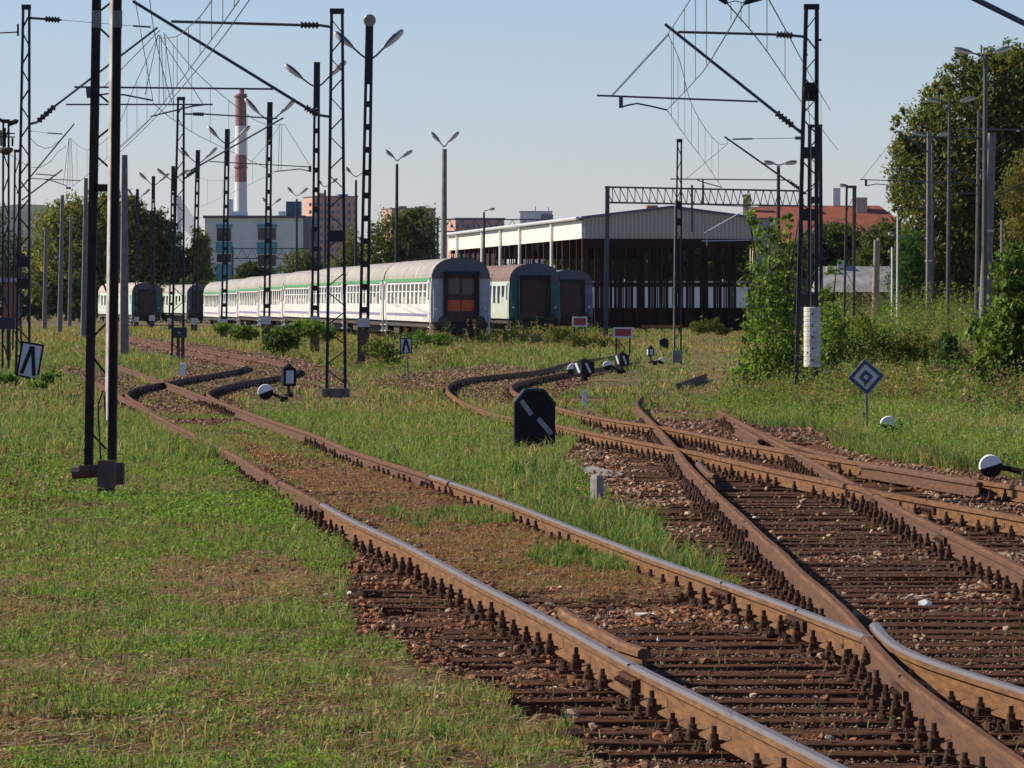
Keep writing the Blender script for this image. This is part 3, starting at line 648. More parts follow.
tall_weeds('wild_weeds', 850, [(815, 345), (880, 333), (1000, 330), (1000, 345), (900, 350)], 1.0, 2.6, .12, 'tall undergrowth below the large tree and the poles', .12)
tall_weeds('wild_weeds', 520, [(715, 405), (740, 380), (800, 385), (850, 415), (830, 428), (780, 418)], .2, .6, .06, 'leafy weeds beside the rusty rails at right', .12)
tall_weeds('wild_weeds', 420, [(370, 378), (300, 362), (300, 345), (450, 338), (640, 345), (640, 352), (470, 358), (440, 372)], .3, .75, .09, 'weeds and seed heads in the grass before the coaches', .45)
tall_weeds('wild_weeds', 260, [(425, 342), (600, 338), (600, 345), (425, 349)], .4, 1.1, .11, 'tall weeds growing up against the coach ends', .35)
tall_weeds('wild_weeds', 200, [(-10, 470), (60, 380), (90, 400), (80, 470), (20, 560)], .08, .25, .045, 'scattered weeds at the left edge', .2)
tall_weeds('wild_weeds', 170, [(0, 730), (0, 560), (300, 520), (340, 600), (420, 700), (540, 760), (200, 765)], .05, .14, .03, 'scattered dock and seed stalks in the foreground grass', .4)
# ------------------------------------------------------------------ masts, cantilevers, wires
def lattice_mast(label, xb, xt, top_py, Y, wb, wt, ch=.07, group='overhead line masts', bay=.46, mats=None, plates=(), foot=None, lower=None):
    mp = mats or M['mast_paint']; z0 = gf(Y); top = on(xt, top_py, Y); X0 = gx(xb, Y); H = top.z
    t = thing('overhead_mast', label, 'mast', (X0, Y, z0), group)
    d = .22
    for s in (-1, 1):
        mb = MB(); mb.bar((X0 + s * wb / 2, Y, z0 - .1), (top.x + s * wt / 2, Y, H), ch, d); mb.build('leg', mp, t)
    n = int((H - z0 - .3) / bay)
    for f in (-1, 1):
        mb = MB(); s = 1
        for i in range(n):
            a, b = (i + .15) / n, (i + .80) / n
            pa = Vector((X0 + (top.x - X0) * a + s * (wb + (wt - wb) * a) * .47, Y + f * d * .45, z0 + .25 + (H - z0 - .4) * a))
            pb = Vector((X0 + (top.x - X0) * b - s * (wb + (wt - wb) * b) * .47, Y + f * d * .45, z0 + .25 + (H - z0 - .4) * b))
            mb.bar(pa, pb, .022, .008); s = -s
        mb.build('lacing', mp, t)
    mb = MB(); mb.box((top.x, Y, H - .04), (wt + ch + .02, d + .02, .12)); mb.build('cap_plate', mp, t)
    for py in plates:
        z = on(xb, py, Y).z; f = (z - z0) / (H - z0); w = wb + (wt - wb) * f
        mb = MB(); mb.box((X0 + (top.x - X0) * f, Y - d / 2 - .012, z), (w + ch - .01, .016, .26)); mb.build('batten_plate', mp, t)
    if foot:
        fw, fh = foot; mb = MB(); mb.box((X0, Y, z0 + fh / 2 - .2), (fw, .7, fh + .4)); mb.build('foundation', M['old_concrete'], t)
    return t
def insul(mb, a, b, r=.075, n=5):
    a = Vector(a); b = Vector(b); L = (b - a).length; prof = [(0, .03)]
    for i in range(n):
        c = L * (i + .5) / n; e = L / n * .5; prof += [(c - e * .75, .05), (c - e * .35, r), (c + e * .3, r * .92), (c + e * .6, .05)]
    prof.append((L, .03)); mb.lathe(a, b - a, prof, 10)
def cantilever(mast, Y, tubes, insulators=(), arms=(), brackets=(), stays=(), tube_r=.035, m=None, name='cantilever'):
    P = lambda q: on(q[0], q[1], Y)
    m = m or M['grey_dark']
    mb = MB()
    for q in tubes:
        a, b = P(q[0]), P(q[1]); r = q[2] if len(q) > 2 else tube_r
        mb.tube([a, b], r, 8)
    for q in brackets:
        a, b = P(q[0]), P(q[1]); mb.bar(a, b, q[2] if len(q) > 2 else .06, .06)
    for q in arms: mb.tube([P(p) for p in q], .02, 7)
    for q in tubes:                      # clamps at the tube ends
        for e in (q[0], q[1]):
            c = P(e); k_ = min(.09, r * 2.1); mb.box((c.x, Y, c.z), (k_, k_, k_))
    o = mb.build(name, m, mast)
    if insulators:
        for a, b in insulators: mi = MB(); insul(mi, P(a), P(b), .085); mi.build('insulator', M['insulator'], o)
    if stays:
        ms = MB()
        for a, b in stays: ms.tube([P(a), P(b)], .0095, 5)
        ms.build('stay_wire', M['wire'], o)
    return o
M['grey_dark'] = mat('cantilever_tube', (.058, .066, .090), .42, c2=(.05, .042, .042), scale=4, metal=.3, mix_lo=.25, mix_hi=.45)

# right hand mast with its tensioning weights
YR = 120.0
m5 = lattice_mast('tall lattice mast right of centre carrying the long tube arms, white counterweights at its foot', 806, 811.5, 5, YR, .46, .24, .085, bay=.46, plates=(93, 153, 215, 300), foot=(.7, .06))
cantilever(m5, YR, [((665.5, 24.5), (803, 134)), ((679, 32), (776, 34.5), .03), ((598, 95.5), (757, 101.5), .022)],
           insulators=[((776, 34.5), (793, 35.5)), ((776, 112.5), (793, 126))], brackets=[((792, 35.5), (807, 37)), ((794, 127), (803, 133)), ((621, 96), (621, 108), .09)],
           arms=[[(621, 107), (629, 105), (637, 103.5), (650, 106), (667, 110)]], stays=[((668, 34), (611, 96)), ((669.5, 34), (612.5, 96))])
mb = MB()
for i in range(12):
    z = on(0, 367, YR).z + i * (on(0, 307, YR).z - on(0, 367, YR).z) / 12; hh = (on(0, 307, YR).z - on(0, 367, YR).z) / 12
    mb.lathe((gx(811, YR), YR - .42, z), (0, 0, 1), [(0, .178), (.012, .19), (hh - .014, .19), (hh - .002, .178)], 18)
cw = mb.build('counterweight', mat('counterweight_white', (.70, .67, .60), .7, c2=(.5, .45, .38), scale=4), m5)
mb = MB()
for i in range(5): mb.box((gx(811, YR), YR - .605, on(0, 360 - i * 11.5, YR).z), (.035, .02, .045))
mb.build('slot', M['black_steel'], cw)
mb = MB(); mb.tube([on(811, 307, YR - .42), on(811, 150, YR - .42)], .016, 6); mb.tube([on(811, 150, YR - .42), on(808, 92, YR - .3)], .008, 5)
mb.build('hanger_rod', M['wire'], cw)
mb = MB(); mb.lathe((gx(808.5, YR), YR - .30, on(0, 90, YR).z), (0, 1, 0), [(0, .11), (.02, .13), (.05, .10), (.08, .13), (.10, .11)], 18); mb.build('pulley', M['black_steel'], m5)
mb = MB(); mb.box((gx(811, YR), YR - .16, on(0, 92, YR).z), (.30, .12, .42)); mb.build('wheel_box', M['black_steel'], m5)
mb = MB(); mb.box((gx(819, YR), YR - .05, on(0, 40, YR).z), (.1, .1, .05)); mb.box((gx(805, YR), YR - .05, on(0, 55, YR).z), (.1, .1, .05)); mb.build('bracket', M['mast_paint'], m5)
# the thick pole behind it
Y7 = 200.0
m7 = lattice_mast('broad dark mast standing close behind the mast with white counterweights, top tube reaching left', 815, 815, 125, Y7, .50, .40, .13, bay=.8, plates=(150, 200, 260, 330))
cantilever(m7, Y7, [((725, 137), (806, 194)), ((733, 139.2), (752, 138.8), .03), ((752, 138.8), (795, 138), .012), ((671, 179), (790, 180), .022)],
           insulators=[((795, 138), (805, 138)), ((790, 182), (801, 190))], arms=[[(697, 180), (704, 182.5), (722, 187.5)]], brackets=[((703, 179.5), (703, 186))],
           stays=[((727.5, 144), (686, 179)), ((728, 144), (727.5, 139))])
# left hand pair
YL = 120.0
m3 = lattice_mast('tall open lattice mast left of the double-arm lamp with floodlight, its blue tubes reaching left', 336, 337, 9.5, YL, .42, .24, .062, bay=.44, plates=(236,), foot=(.60, .20))
cantilever(m3, YL, [((133.5, 1.5), (305, 107)), ((172, 21.5), (300, 25), .032), ((75.5, 87), (272, 89), .022)],
           insulators=[((305, 107), (318, 115)), ((300, 25), (319, 25.2))], brackets=[((318, 115), (331, 117)), ((319, 25.2), (331, 27)), ((88, 87), (89, 98), .10)],
           arms=[[(90, 98), (98, 95), (110, 93.5), (125, 95), (153, 100.5)]], stays=[((160, 30), (104, 87))])
m2 = lattice_mast('slim lattice mast at far left, wire with insulators running right from its top', 22.5, 26.3, 5.5, 132, .34, .15, .05, bay=.46, plates=(262, 284))
cantilever(m2, 132, [((55, 106), (157, 28), .028), ((61, 20), (134, 26), .006), ((134, 26), (150, 27), .022), ((67, 104.5), (212, 104.5), .02)],
           insulators=[((38, 121.5), (55, 106)), ((45, 19), (60, 20))], brackets=[((30, 124), (38, 122)), ((30, 18), (45, 19)), ((0, 33), (19, 32), .03), ((18, 24), (18, 36), .05)],
           arms=[[(206, 104.5), (193, 106), (173, 111), (160, 114), (151, 116.5)]], stays=[((158, 35), (145, 95)), ((158.5, 35), (203, 104)), ((159.5, 35), (159, 104)), ((161, 35), (164, 104)), ((164, 34), (174, 104))])
Y8 = 190.0
m8 = lattice_mast('slim lattice mast in front of the left trees with dark signal box at its foot', 177.5, 181, 97.5, Y8, .42, .20, .07, bay=.5)
cantilever(m8, Y8, [((190, 171), (283, 118), .03), ((204, 114), (277, 118.5), .026), ((210, 161.5), (311, 167), .018)],
           insulators=[((187, 176), (198, 169)), ((193, 114), (204, 114.3))], arms=[[(310, 171), (299, 169), (275, 171.5)]], brackets=[((310, 166), (310, 172), .10), ((184, 179), (188, 176)), ((184, 114), (193, 114))],
           stays=[((280, 123), (278, 171)), ((284, 124), (310, 166)), ((282, 124), (281, 171))])
M['box_black'] = mat('box_black', (.02, .02, .022), .5, var=.3)
mb = MB(); mb.box((gx(180.5, Y8 - .5), Y8 - .6, on(0, 332.5, Y8).z), (.46, .3, .38)); sb = mb.build('signal_box', M['box_black'], m8)
mb = MB()
for dx in (-.6, .6): mb.box((gx(179.5 + dx * 1.2, Y8 - .8), Y8 - .758, on(0, 332.5, Y8).z), (.022, .01, .06))
mb.build('mark', M['sign_white'], sb)
mb = MB(); mb.box((gx(183, Y8), Y8 - .45, (gf(Y8) + on(0, 338, Y8).z) / 2), (.07, .07, on(0, 338, Y8).z - gf(Y8))); mb.box((gx(179, Y8), Y8 - .45, (gf(Y8) + on(0, 338, Y8).z) / 2), (.11, .07, on(0, 338, Y8).z - gf(Y8))); mb.build('post', M['box_black'], m8)
# far left mast with the round platform
Y9 = 170.0
m9 = lattice_mast('thin twin pole at the left edge carrying a round dark platform', 5.5, 6, 120, Y9, .20, .17, .05, bay=.7)
mb = MB(); mb.lathe((gx(6, Y9), Y9, on(0, 155, Y9).z), (0, 0, 1), [(0, .08), (.10, .22), (.14, .24), (.20, .24), (.24, .2)], 14); mb.build('platform', M['rust_mast'], m9)
mb = MB()
for px_, a_, b_ in ((1, 146, 130), (5, 147, 128), (12.5, 146, 138)): mb.tube([on(px_, a_, Y9), on(px_, b_, Y9)], .035, 7)
for b_ in (133.5, 137): mb.tube([on(-8, b_, Y9), on(15, b_, Y9)], .02, 6)
mb.build('switch_gear', M['black_steel'], m9)
cantilever(m9, Y9, [((9, 124), (17, 121), .08), ((-10, 112), (2, 121), .05)], m=M['black_steel'])
mb = MB(); mb.box((gx(7.5, Y9), Y9 - .3, on(0, 323.5, Y9).z), (.56, .35, .36)); bx = mb.build('signal_box', M['box_black'], m9)
mb = MB(); mb.box((gx(9.5, Y9), Y9 - .3, on(0, 345, Y9).z), (.13, .1, 1.0)); mb.build('post', M['box_black'], m9)
Y10 = 190.0
m10 = lattice_mast('thin lattice mast behind the slim mast at far left, two grey tubes rising right', 17, 17.5, 150, 215, .34, .2, .06, bay=.9)
cantilever(m10, 215, [((17, 193), (74, 124), .03), ((48, 133), (62, 134), .025), ((31, 131), (48, 133), .008), ((30, 178.5), (80, 180.5), .018), ((22, 200), (62, 170), .03), ((36, 174), (56, 175.5), .02)],
           arms=[[(44, 179), (55, 181.5), (67, 186)]], stays=[((69, 138), (63, 185)), ((70, 138), (70, 186)), ((69, 138), (67, 186)), ((71, 138), (73, 186))], brackets=[((66, 188), (71, 188), .08)])
ms = MB()
for seq in ([(30, 138), (37, 145), (45, 148.5), (52, 147), (58, 142), (66, 135)], [(8, 153), (18, 160), (30, 167), (40, 167.5), (50, 162), (58, 152), (66, 146)]):
    ms.tube([on(a, b, 215) for a, b in seq], .012, 5)
ms.build('feeder_cable', M['wire'], m10)
# the near left mast
Y1 = 52.5
z0 = gf(Y1); t1 = thing('overhead_mast', 'nearest mast, two thick dark steel legs on a rusty footing, cut by the top edge', 'mast', (gx(101, Y1), Y1, z0), 'overhead line masts')
top1 = on(0, -180, Y1).z
for xb, xt, w, nm in ((88.5, 100.3, .083, 'leg'), (112, 120, .081, 'leg')):
    mb = MB(); mb.bar((gx(xb, Y1), Y1, on(0, 466, Y1).z), (gx(xt, Y1), Y1, top1), w, .12, mi=0)
    mb.build(nm, M['black_steel'], t1)
M['flange_lit'] = mat('flange_sunlit_tone', (.62, .57, .53), .55, c2=(.42, .36, .32), scale=6)  # pale colour paints in the sunlit strip along the dark leg
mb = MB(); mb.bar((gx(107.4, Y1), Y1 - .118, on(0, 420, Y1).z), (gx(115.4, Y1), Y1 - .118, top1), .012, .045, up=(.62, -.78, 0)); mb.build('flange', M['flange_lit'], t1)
mb = MB(); zs = [500, 437, 415, 357, 342, 313, 288, 262, 236, 200, 165, 137, 120, 90, 60, 30, 12, -10, -40, -70, -100, -130]
def legx(k, py): return (87.5 + (99.3 - 87.5) * (466 - py) / 646) if k == 0 else (111 + 8 * (466 - py) / 646)
for i, (a, b, s) in enumerate([(433, 449, 1), (357, 375, 1), (337, 322, 0), (262, 295, 1), (213, 196, 0), (156, 168, 1), (139, 128, 0), (93, 104, 1), (27, 39, 1), (12, 2, 0), (-30, -14, 1), (-50, -62, 0), (-90, -78, 1)]):
    pa, pb = on(legx(0, a) + 3, a, Y1 - .04), on(legx(1, b) - 5, b, Y1 - .04)
    mb = MB(); mb.bar(pa, pb, .020, .012); mb.build('lacing_bar', M['black_steel'], t1)
mb = MB(); mb.box((gx(103.5, Y1), Y1 - .05, on(0, 188, Y1).z), (.17, .02, .075)); mb.build('batten_plate', M['black_steel'], t1)
mb = MB()
for k in (0, 1):
    q = on(legx(k, 19) + 1, 19, Y1 - .066); mb = MB(); mb.box((q.x, q.y, q.z), (.093, .012, .17)); mb.build('painted_band', M['pole_steel'], t1)
mb = MB(); mb.tube([on(101, 463, Y1 - .1), on(99, 430, Y1 - .1), on(98, 405, Y1 - .1), on(103, 390, Y1 - .1)], .009, 6); mb.tube([on(106, 420, Y1 - .1), on(104.5, 405, Y1 - .1), on(106, 388, Y1 - .1)], .008, 6); mb.build('earth_cable', M['black_steel'], t1)
M['foot_steel'] = mat('foot_steel', (.05, .045, .045), .7, c2=(.12, .055, .035), scale=7, bump=.2)
mb = MB(); mb.box((gx(106.5, Y1 - .25), Y1 - .25, (on(0, 500, Y1 - .25).z + on(0, 463, Y1 - .25).z) / 2), (.175, .12, .42)); fo = mb.build('footing_plate', M['foot_steel'], t1)
mb = MB(); mb.tube([on(72, 473, Y1), on(124, 469, Y1)], .065, 9); mb.box((gx(119, Y1), Y1 - .02, on(0, 474, Y1).z), (.10, .2, .2)); mb.box((gx(98, Y1), Y1 + .02, on(0, 468, Y1).z), (.36, .25, .06)); mb.build('crosspiece', M['foot_steel'], t1)
# mast by the shed and plain mast of the middle
m6 = lattice_mast('lone narrow mast in front of the shed with a grey base box', 677.5, 679.5, 139.5, 186, .24, .13, .055, bay=.5, plates=(205, 222, 290))
mb = MB(); mb.box((gx(677.3, 185.6), 185.7, on(0, 356.5, 185.7).z), (.32, .3, .42)); mb.build('base_box', M['pole_steel'], m6)
mb = MB(); mb.tube([on(673.8, 350, 185.8), on(675, 200, 185.8)], .02, 6); mb.build('conduit', M['concrete'], m6)
# portal
YP = 297.0
tp = thing('portal_gantry', 'steel portal gantry in front of the shed with a flat lattice beam', 'gantry', (gx(606, YP), YP, gf(YP)))
M['portal_paint'] = mat('portal_paint', (.075, .085, .11), .5, c2=(.055, .05, .05), scale=3)
mb = MB(); mb.bar((gx(606, YP), YP, gf(YP)), on(607.5, 186, YP), .24, .3)
mb.build('post', M['portal_paint'], tp)
mb = MB(); mb.bar((gx(800, YP), YP, gf(YP)), on(801, 189, YP), .24, .3); mb.build('post', M['portal_paint'], tp)
mb = MB()
for dy in (0, .7):
    A, B = on(605, 187, YP + dy), on(801, 191, YP + dy); A2, B2 = on(609, 202.5, YP + dy), on(801, 206, YP + dy)
    mb.bar(A, B, .10); mb.bar(A2, B2, .10); n = 26
    for i in range(n):
        p, q = A.lerp(B, (i + .5 * (i % 2 > 0)) / n), A2.lerp(B2, (i + .5) / n); p = A.lerp(B, i / n); q2 = A.lerp(B, (i + 1) / n)
        mb.bar(p, q, .045, .03); mb.bar(q, q2, .045, .03)
mb.build('beam', M['portal_paint'], tp)
mb = MB()
for px_ in (692, 703): mb.bar(on(px_, 185, YP), on(px_, 232 if px_ == 692 else 205, YP), .12)
mb.build('hanger', M['portal_paint'], tp)
cantilever(tp, YP, [((704.5, 233), (738, 214), .035), ((738, 214), (764, 205), .02), ((702, 241), (750, 240), .03), ((690, 204), (770, 208), .02)], stays=[((695, 214), (693, 240)), ((702, 212), (706, 240))], m=M['pale_paint'], brackets=[((706, 234), (707, 246), .05)])

def small_gantry(label, xa, xb, yt, yb, Y, posts):
    t = thing('portal_gantry', label, 'gantry', (gx(xa, Y), Y, gf(Y)))
    for px_ in posts:
        mb = MB(); mb.bar((gx(px_, Y), Y, gf(Y)), on(px_, yt - 2, Y), .22, .25); mb.build('post', M['portal_paint'], t)
    A, B, A2, B2 = on(xa, yt, Y), on(xb, yt, Y), on(xa, yb, Y), on(xb, yb, Y); mb = MB(); mb.bar(A, B, .11); mb.bar(A2, B2, .11); n = max(6, int((B - A).length / 1.1))
    for i in range(n): p, q, q2 = A.lerp(B, i / n), A2.lerp(B2, (i + .5) / n), A.lerp(B, (i + 1) / n); mb.bar(p, q, .055, .03); mb.bar(q, q2, .055, .03)
    mb.build('beam', M['portal_paint'], t); return t
small_gantry('distant lattice gantry in front of the low orange apartment block', 437, 600, 219.5, 231.5, 500, (437.5, 598))
small_gantry('distant lattice gantry in front of the pale building', 232, 322, 248.5, 258.5, 600, (232.5, 320))
# concrete poles
def concrete_pole(label, xb, xt, top_py, Y, w=.30, bands=(), arms=None, mt=None):
    z0 = gf(Y); tp_ = on(xt, top_py, Y); X0 = gx(xb, Y); t = thing('concrete_pole', label, 'pole', (X0, Y, z0), 'concrete overhead line poles')
    mb = MB(); vs = []
    for x, z, ww in ((X0, z0 - .1, w), (tp_.x, tp_.z, w * .62)):
        for a, b in ((-1, -.45), (-.72, -1), (.8, -1), (1, -.7), (1, .7), (.7, 1), (-.7, 1), (-1, .7)): vs.append((x + a * ww / 2, Y + b * ww * .6, z))
    mb.add(vs, [(i, (i + 1) % 8, (i + 1) % 8 + 8, i + 8) for i in range(8)] + [tuple(range(8, 16))]); mb.build('shaft', mt or M['concrete'], t)
    for py in bands:
        q = on(xb + (xt - xb) * (0 if True else 0), py, Y); f = (q.z - z0) / (tp_.z - z0); mb = MB(); mb.box((X0 + (tp_.x - X0) * f, Y, q.z), (w * (1 - .38 * f) + .03, w * 1.2 + .03, .10)); mb.build('band', M['pale_paint'], t)
    return t
M['dark_concrete'] = mat('dark_concrete', (.19, .18, .17), .9, c2=(.13, .12, .11), scale=5, bump=.2)
pr = concrete_pole('thick leaning grey concrete pole in front of the big right tree', 983, 992, 133, 221, .52, (231, 350), mt=M['dark_concrete'])
cantilever(pr, 221, [((897, 131), (984, 190), .035), ((905, 136.5), (975, 138), .02), ((958, 129), (1040, 130), .03), ((861, 179.5), (958, 183), .02), ((955, 193), (985, 194), .02), ((1000, 195), (1030, 180), .03)],
           brackets=[((866, 180), (866, 186), .10)], arms=[[(866, 186), (876, 184), (884, 184.5), (895, 188)]], stays=[((893, 140), (862, 179)), ((896, 140), (897, 186))], insulators=[((975, 138), (985, 138))])
pr2 = concrete_pole('slim grey concrete pole left of the thick leaning pole', 929, 929, 132, 283, .36, (261,), mt=M['dark_concrete'])
cantilever(pr2, 283, [((929, 237), (870, 236), .015)])
for lab, a in [('grey concrete pole beside the nearest dark-legged mast, top cut square', (124, 124.5, 155, 205, .36)),
               ('grey concrete pole just left of the nearest dark-legged mast', (83.5, 86, 178, 290, .34)),
               ('dim concrete pole against the left trees, middle of the three', (59.5, 62.5, 195, 330, .32)),
               ('dim concrete pole against the left trees, left of the three', (44.5, 46, 228, 390, .34)),
               ('short concrete pole against the left trees, farthest and faintest', (69.5, 71, 215, 470, .34))]:
    concrete_pole(lab, *a, mt=M['dark_concrete'])
# pale twin poles and slim poles on the right
def slim_pole(label, xb, xt, base_py, top_py, Y, r, m, name='wooden_pole', group='thin poles on the right'):
    z0 = gf(Y) if base_py is None else on(xb, base_py, Y).z; a = Vector((gx(xb, Y), Y, z0 - .1)); b = on(xt, top_py, Y)
    t = thing(name, label, 'pole', (a.x, Y, z0), group); mb = MB(); mb.tube([a, b], [r, r * .75], 9); mb.build('shaft', m, t); return t
M['pale_wood'] = mat('pale_wood', (.42, .33, .22), .8, c2=(.26, .20, .14), scale=4, stretch=(6, 6, .5))
tw = slim_pole('pale twin wooden pole in front of the grey shed roof', 873, 875.5, None, 240, 265, .11, M['pale_wood'])
mb = MB(); mb.tube([(gx(876.5, 265), 265, gf(265)), on(878.5, 238, 265)], [.11, .085], 9); mb.box(tuple(on(876, 265, 265)), (.5, .1, .1)); mb.build('second_shaft', M['pale_wood'], tw)
slim_pole('thin white pole right of the twin wooden pole', 892, 892, None, 247, 272, .06, M['white_paint'], 'white_pole')
slim_pole('thin bright pole in front of the ivy, right of the white pole', 897, 897.5, None, 218, 250, .045, M['white_paint'], 'white_pole')
lattice_mast('pair of slender posts behind the white counterweights mast, rust brown at the base', 848.5, 851, 186, 250, .46, .4, .10, bay=1.2, mats=M['rust_mast'])

# ------------------------------------------------------------------ lamps
M['dim_pole'] = mat('dim_pole', (.085, .082, .078), .7, c2=(.06, .055, .05), scale=4)
def lamp_head(mb, a, d, L=.78, r=.105, mi=0):
    a = Vector(a); d = Vector(d).normalized()
    mb.lathe(a, d, [(0, .045), (.05, .06), (L * .3, r * .85), (L * .62, r), (L * .9, r * .8), (L, r * .35)], 10, mi)
def lamp(label, xb, xt, top_py, Y, junction_py, heads, style='lattice', band=None, flood=False, w=.30, group='double lamp posts'):
    """heads: list of (inner px,py)->(outer px,py)"""
    z0 = gf(Y); top = on(xt, top_py, Y); X0 = gx(xb, Y); t = thing('lamp_post', label, 'lamp post', (X0, Y, z0), group)
    if style == 'lattice':
        for s in (-1, 1):
            mb = MB(); mb.bar((X0 + s * w * .36, Y, z0 - .1), (top.x + s * w * .22, Y, top.z), w * .27, .16); mb.build('leg', M['mast_paint'], t)
        H = top.z - z0; n = int(H / .75)
        for i in range(n):
            f = (i + .5) / n; mb = MB(); mb.box((X0 + (top.x - X0) * f, Y, z0 + H * f), (w * .6, .13, .20)); mb.build('batten', M['mast_paint'], t)
        mb = MB(); mb.box((top.x, Y, top.z - .9), (w * .5, .14, 1.8)); mb.build('batten', M['mast_paint'], t)
    else:
        mb = MB(); mb.tube([(X0, Y, z0), (top.x, Y, top.z)], [w * .5, w * .33], 10); mb.build('shaft', M['pole_steel'] if style == 'pale' else M['dim_pole'] if style == 'dim' else M['mast_paint'], t)
    if band:
        b0, b1 = on(xb, band[0], Y).z, on(xb, band[1], Y).z; mb = MB(); mb.box((X0, Y, (b0 + b1) / 2), (w + .05, .26, abs(b1 - b0))); mb.build('white_band', M['pale_paint'], t)
        mb = MB(); mb.box((X0, Y, (z0 + b1) / 2 - .05), (w + .02, .22, b1 - z0 - .02)); mb.build('base_sleeve', M['rust_mast'], t)
    J = on(xt, junction_py, Y)
    for inner, outer in heads:
        a, b = on(*inner, Y), on(*outer, Y); mb = MB(); mb.tube([J, J.lerp(a, .5) + Vector((0, 0, -.03)), a], .032, 7); ar = mb.build('lamp_arm', M['mast_paint'], t)
        mb = MB(); lamp_head(mb, a, b - a, (b - a).length, .125); ho = mb.build('lamp_head', [M['lamp_white'], M['lamp_grey']], ar); axh = (b - a).normalized(); uph = (Vector((0, 0, 1)) - axh * axh.z).normalized()
        for pz in ho.data.polygons: pz.material_index = 1 if pz.normal.dot(uph) < .12 else 0; pz.use_smooth = True
    if flood:
        q = on(xt, top_py, Y); mb = MB(); mb.lathe((q.x, Y - .1, q.z + .12), (.1, -1, -.1), [(-.22, .05), (-.12, .17), (.10, .21), (.13, .19)], 14); mb.build('floodlight', mat('flood', (.28, .26, .2), .3, var=.4), t)
    return t
lamp('nearest double-arm lamp post with round floodlight on top and white band at its foot', 363.3, 369.5, 24, 176, 60.5, [((353, 47.5), (334.5, 32)), ((384.5, 47.5), (403, 30))], band=(318, 327), flood=True, w=.36)
lamp('second double-arm lamp post from the right, left of the open lattice mast', 314.8, 317, 62, 207, 88, [((302.5, 78.5), (285, 64.5)), ((330, 76), (346, 61))], band=(316, 325), w=.34)
lamp('third double-arm lamp post from the right, its right lamp crossing a blue tube', 266.3, 270, 102, 250, 121, [((258.5, 113), (245, 98.5)), ((281, 113), (295, 99.5))], band=(316, 324), w=.36)
lamp('fourth double-arm lamp post, in front of the striped chimney', 223.6, 227.5, 129, 290, 145, [((217.5, 137), (208, 126.5)), ((239, 136.5), (250, 126)), ], band=(319, 325), w=.38)
lamp('fifth double-arm lamp post, left of the striped chimney', 194, 198, 150, 332, 164, [((189, 157), (180, 147.5)), ((206, 158), (217, 147.5))], band=(318, 324), w=.38)
lamp('sixth double-arm lamp post, close to the slim lattice mast with signal box', 171, 173.3, 166, 378, 181, [((166, 176), (156.5, 168.5)), ((179, 176), (189, 170))], band=(318, 324), w=.38)
lamp('seventh double-arm lamp post among the left trees', 152, 153.5, 176, 403, 186, [((147, 180), (138.5, 172.5)), ((160, 181), (169, 173.5))], band=(315, 321), w=.36)
lamp('eighth double-arm lamp post, smallest of the row by the far green coach', 136.3, 137.5, 189, 456, 199, [((132.5, 195), (127, 189)), ((143, 195), (150, 189))], band=(317, 322), w=.36)
lamp('thick pale lamp post with V-shaped arms nearest the shed, behind the white coach', 443.5, 444.5, 149, 301, 147, [((440, 142), (430.5, 132)), ((448, 142), (459, 132))], 'pale', w=.40)
lamp('slim lamp post with V-shaped arms between the thick pale one and the floodlight post', 396, 397, 164, 332, 161, [((394, 157.5), (385, 150)), ((401, 157.5), (412.5, 150.5))], 'pole', w=.26)
lamp('small lamp post with V-shaped arms peeping out left of the floodlight post', 355.3, 356, 180, 384, 177, [((351, 173), (345.5, 167)), ((361, 173.5), (366, 172))], 'pole', w=.26)
lamp('small lamp post with V-shaped arms behind the open lattice mast', 324.8, 325, 190, 424, 187, [((322, 184.5), (317.5, 180)), ((331.5, 183), (337.5, 178.5))], 'pole', w=.26)
lamp('small lamp post with V-shaped arms above the dark rooftop box', 296.5, 296.8, 199, 456, 196, [((293, 193), (287, 187)), ((300, 194), (308, 188))], 'pole', w=.26)
lamp('small lamp post with V-shaped arms above the pale building', 270.8, 271, 209, 498, 206, [((267, 203), (262, 197.5)), ((274.5, 203), (281, 198.5))], 'pole', w=.26)
lamp('curved single lamp above the shed roof', 484, 484, 212, 420, 211, [((489, 209.5), (495, 209))], 'pole', w=.24)
lamp('double curved lamp left of the mast with white counterweights', 778, 778.5, 166, 260, 165, [((774.5, 163.5), (763, 162)), ((784, 163.5), (797, 162))], 'pole', w=.24)
lamp('single curved lamp with white head above the red roof', 853.5, 853.5, 187, 330, 187, [((848, 186), (839, 185))], 'pole', w=.2)
lamp('tall lamp post with two white heads at the top of the right tree', 984, 985.5, 56, 215, 56, [((973, 53), (953, 48.5)), ((993, 53), (1010, 47.5))], 'dim', w=.26, group='lamp posts by the right tree')
lamp('middle lamp post with two white heads in front of the right tree', 947.5, 949.5, 103, 262, 103, [((940, 101.5), (925, 99)), ((960, 101.5), (975, 97.5))], 'dim', w=.22, group='lamp posts by the right tree')
lamp('lowest lamp post with two white heads, left edge of the right tree', 932.5, 932.5, 137, 310, 137, [((926, 135.5), (911, 132)), ((937, 135.5), (950, 133))], 'dim', w=.2, group='lamp posts by the right tree')
lamp('thin lamp post with one small head in front of the dark trees at right', 896, 896.5, 234, 300, 235, [((895, 234.5), (888, 233.5))], 'pole', w=.18, group='lamp posts by the right tree')
slim_pole('slim dark post with white top left of the thick leaning pole', 976, 979, None, 110, 235, .10, M['dim_pole'], 'steel_pole')
slim_pole('short grey post right of the thick leaning pole', 1001, 1002, None, 220, 250, .09, M['pole_steel'], 'steel_pole')

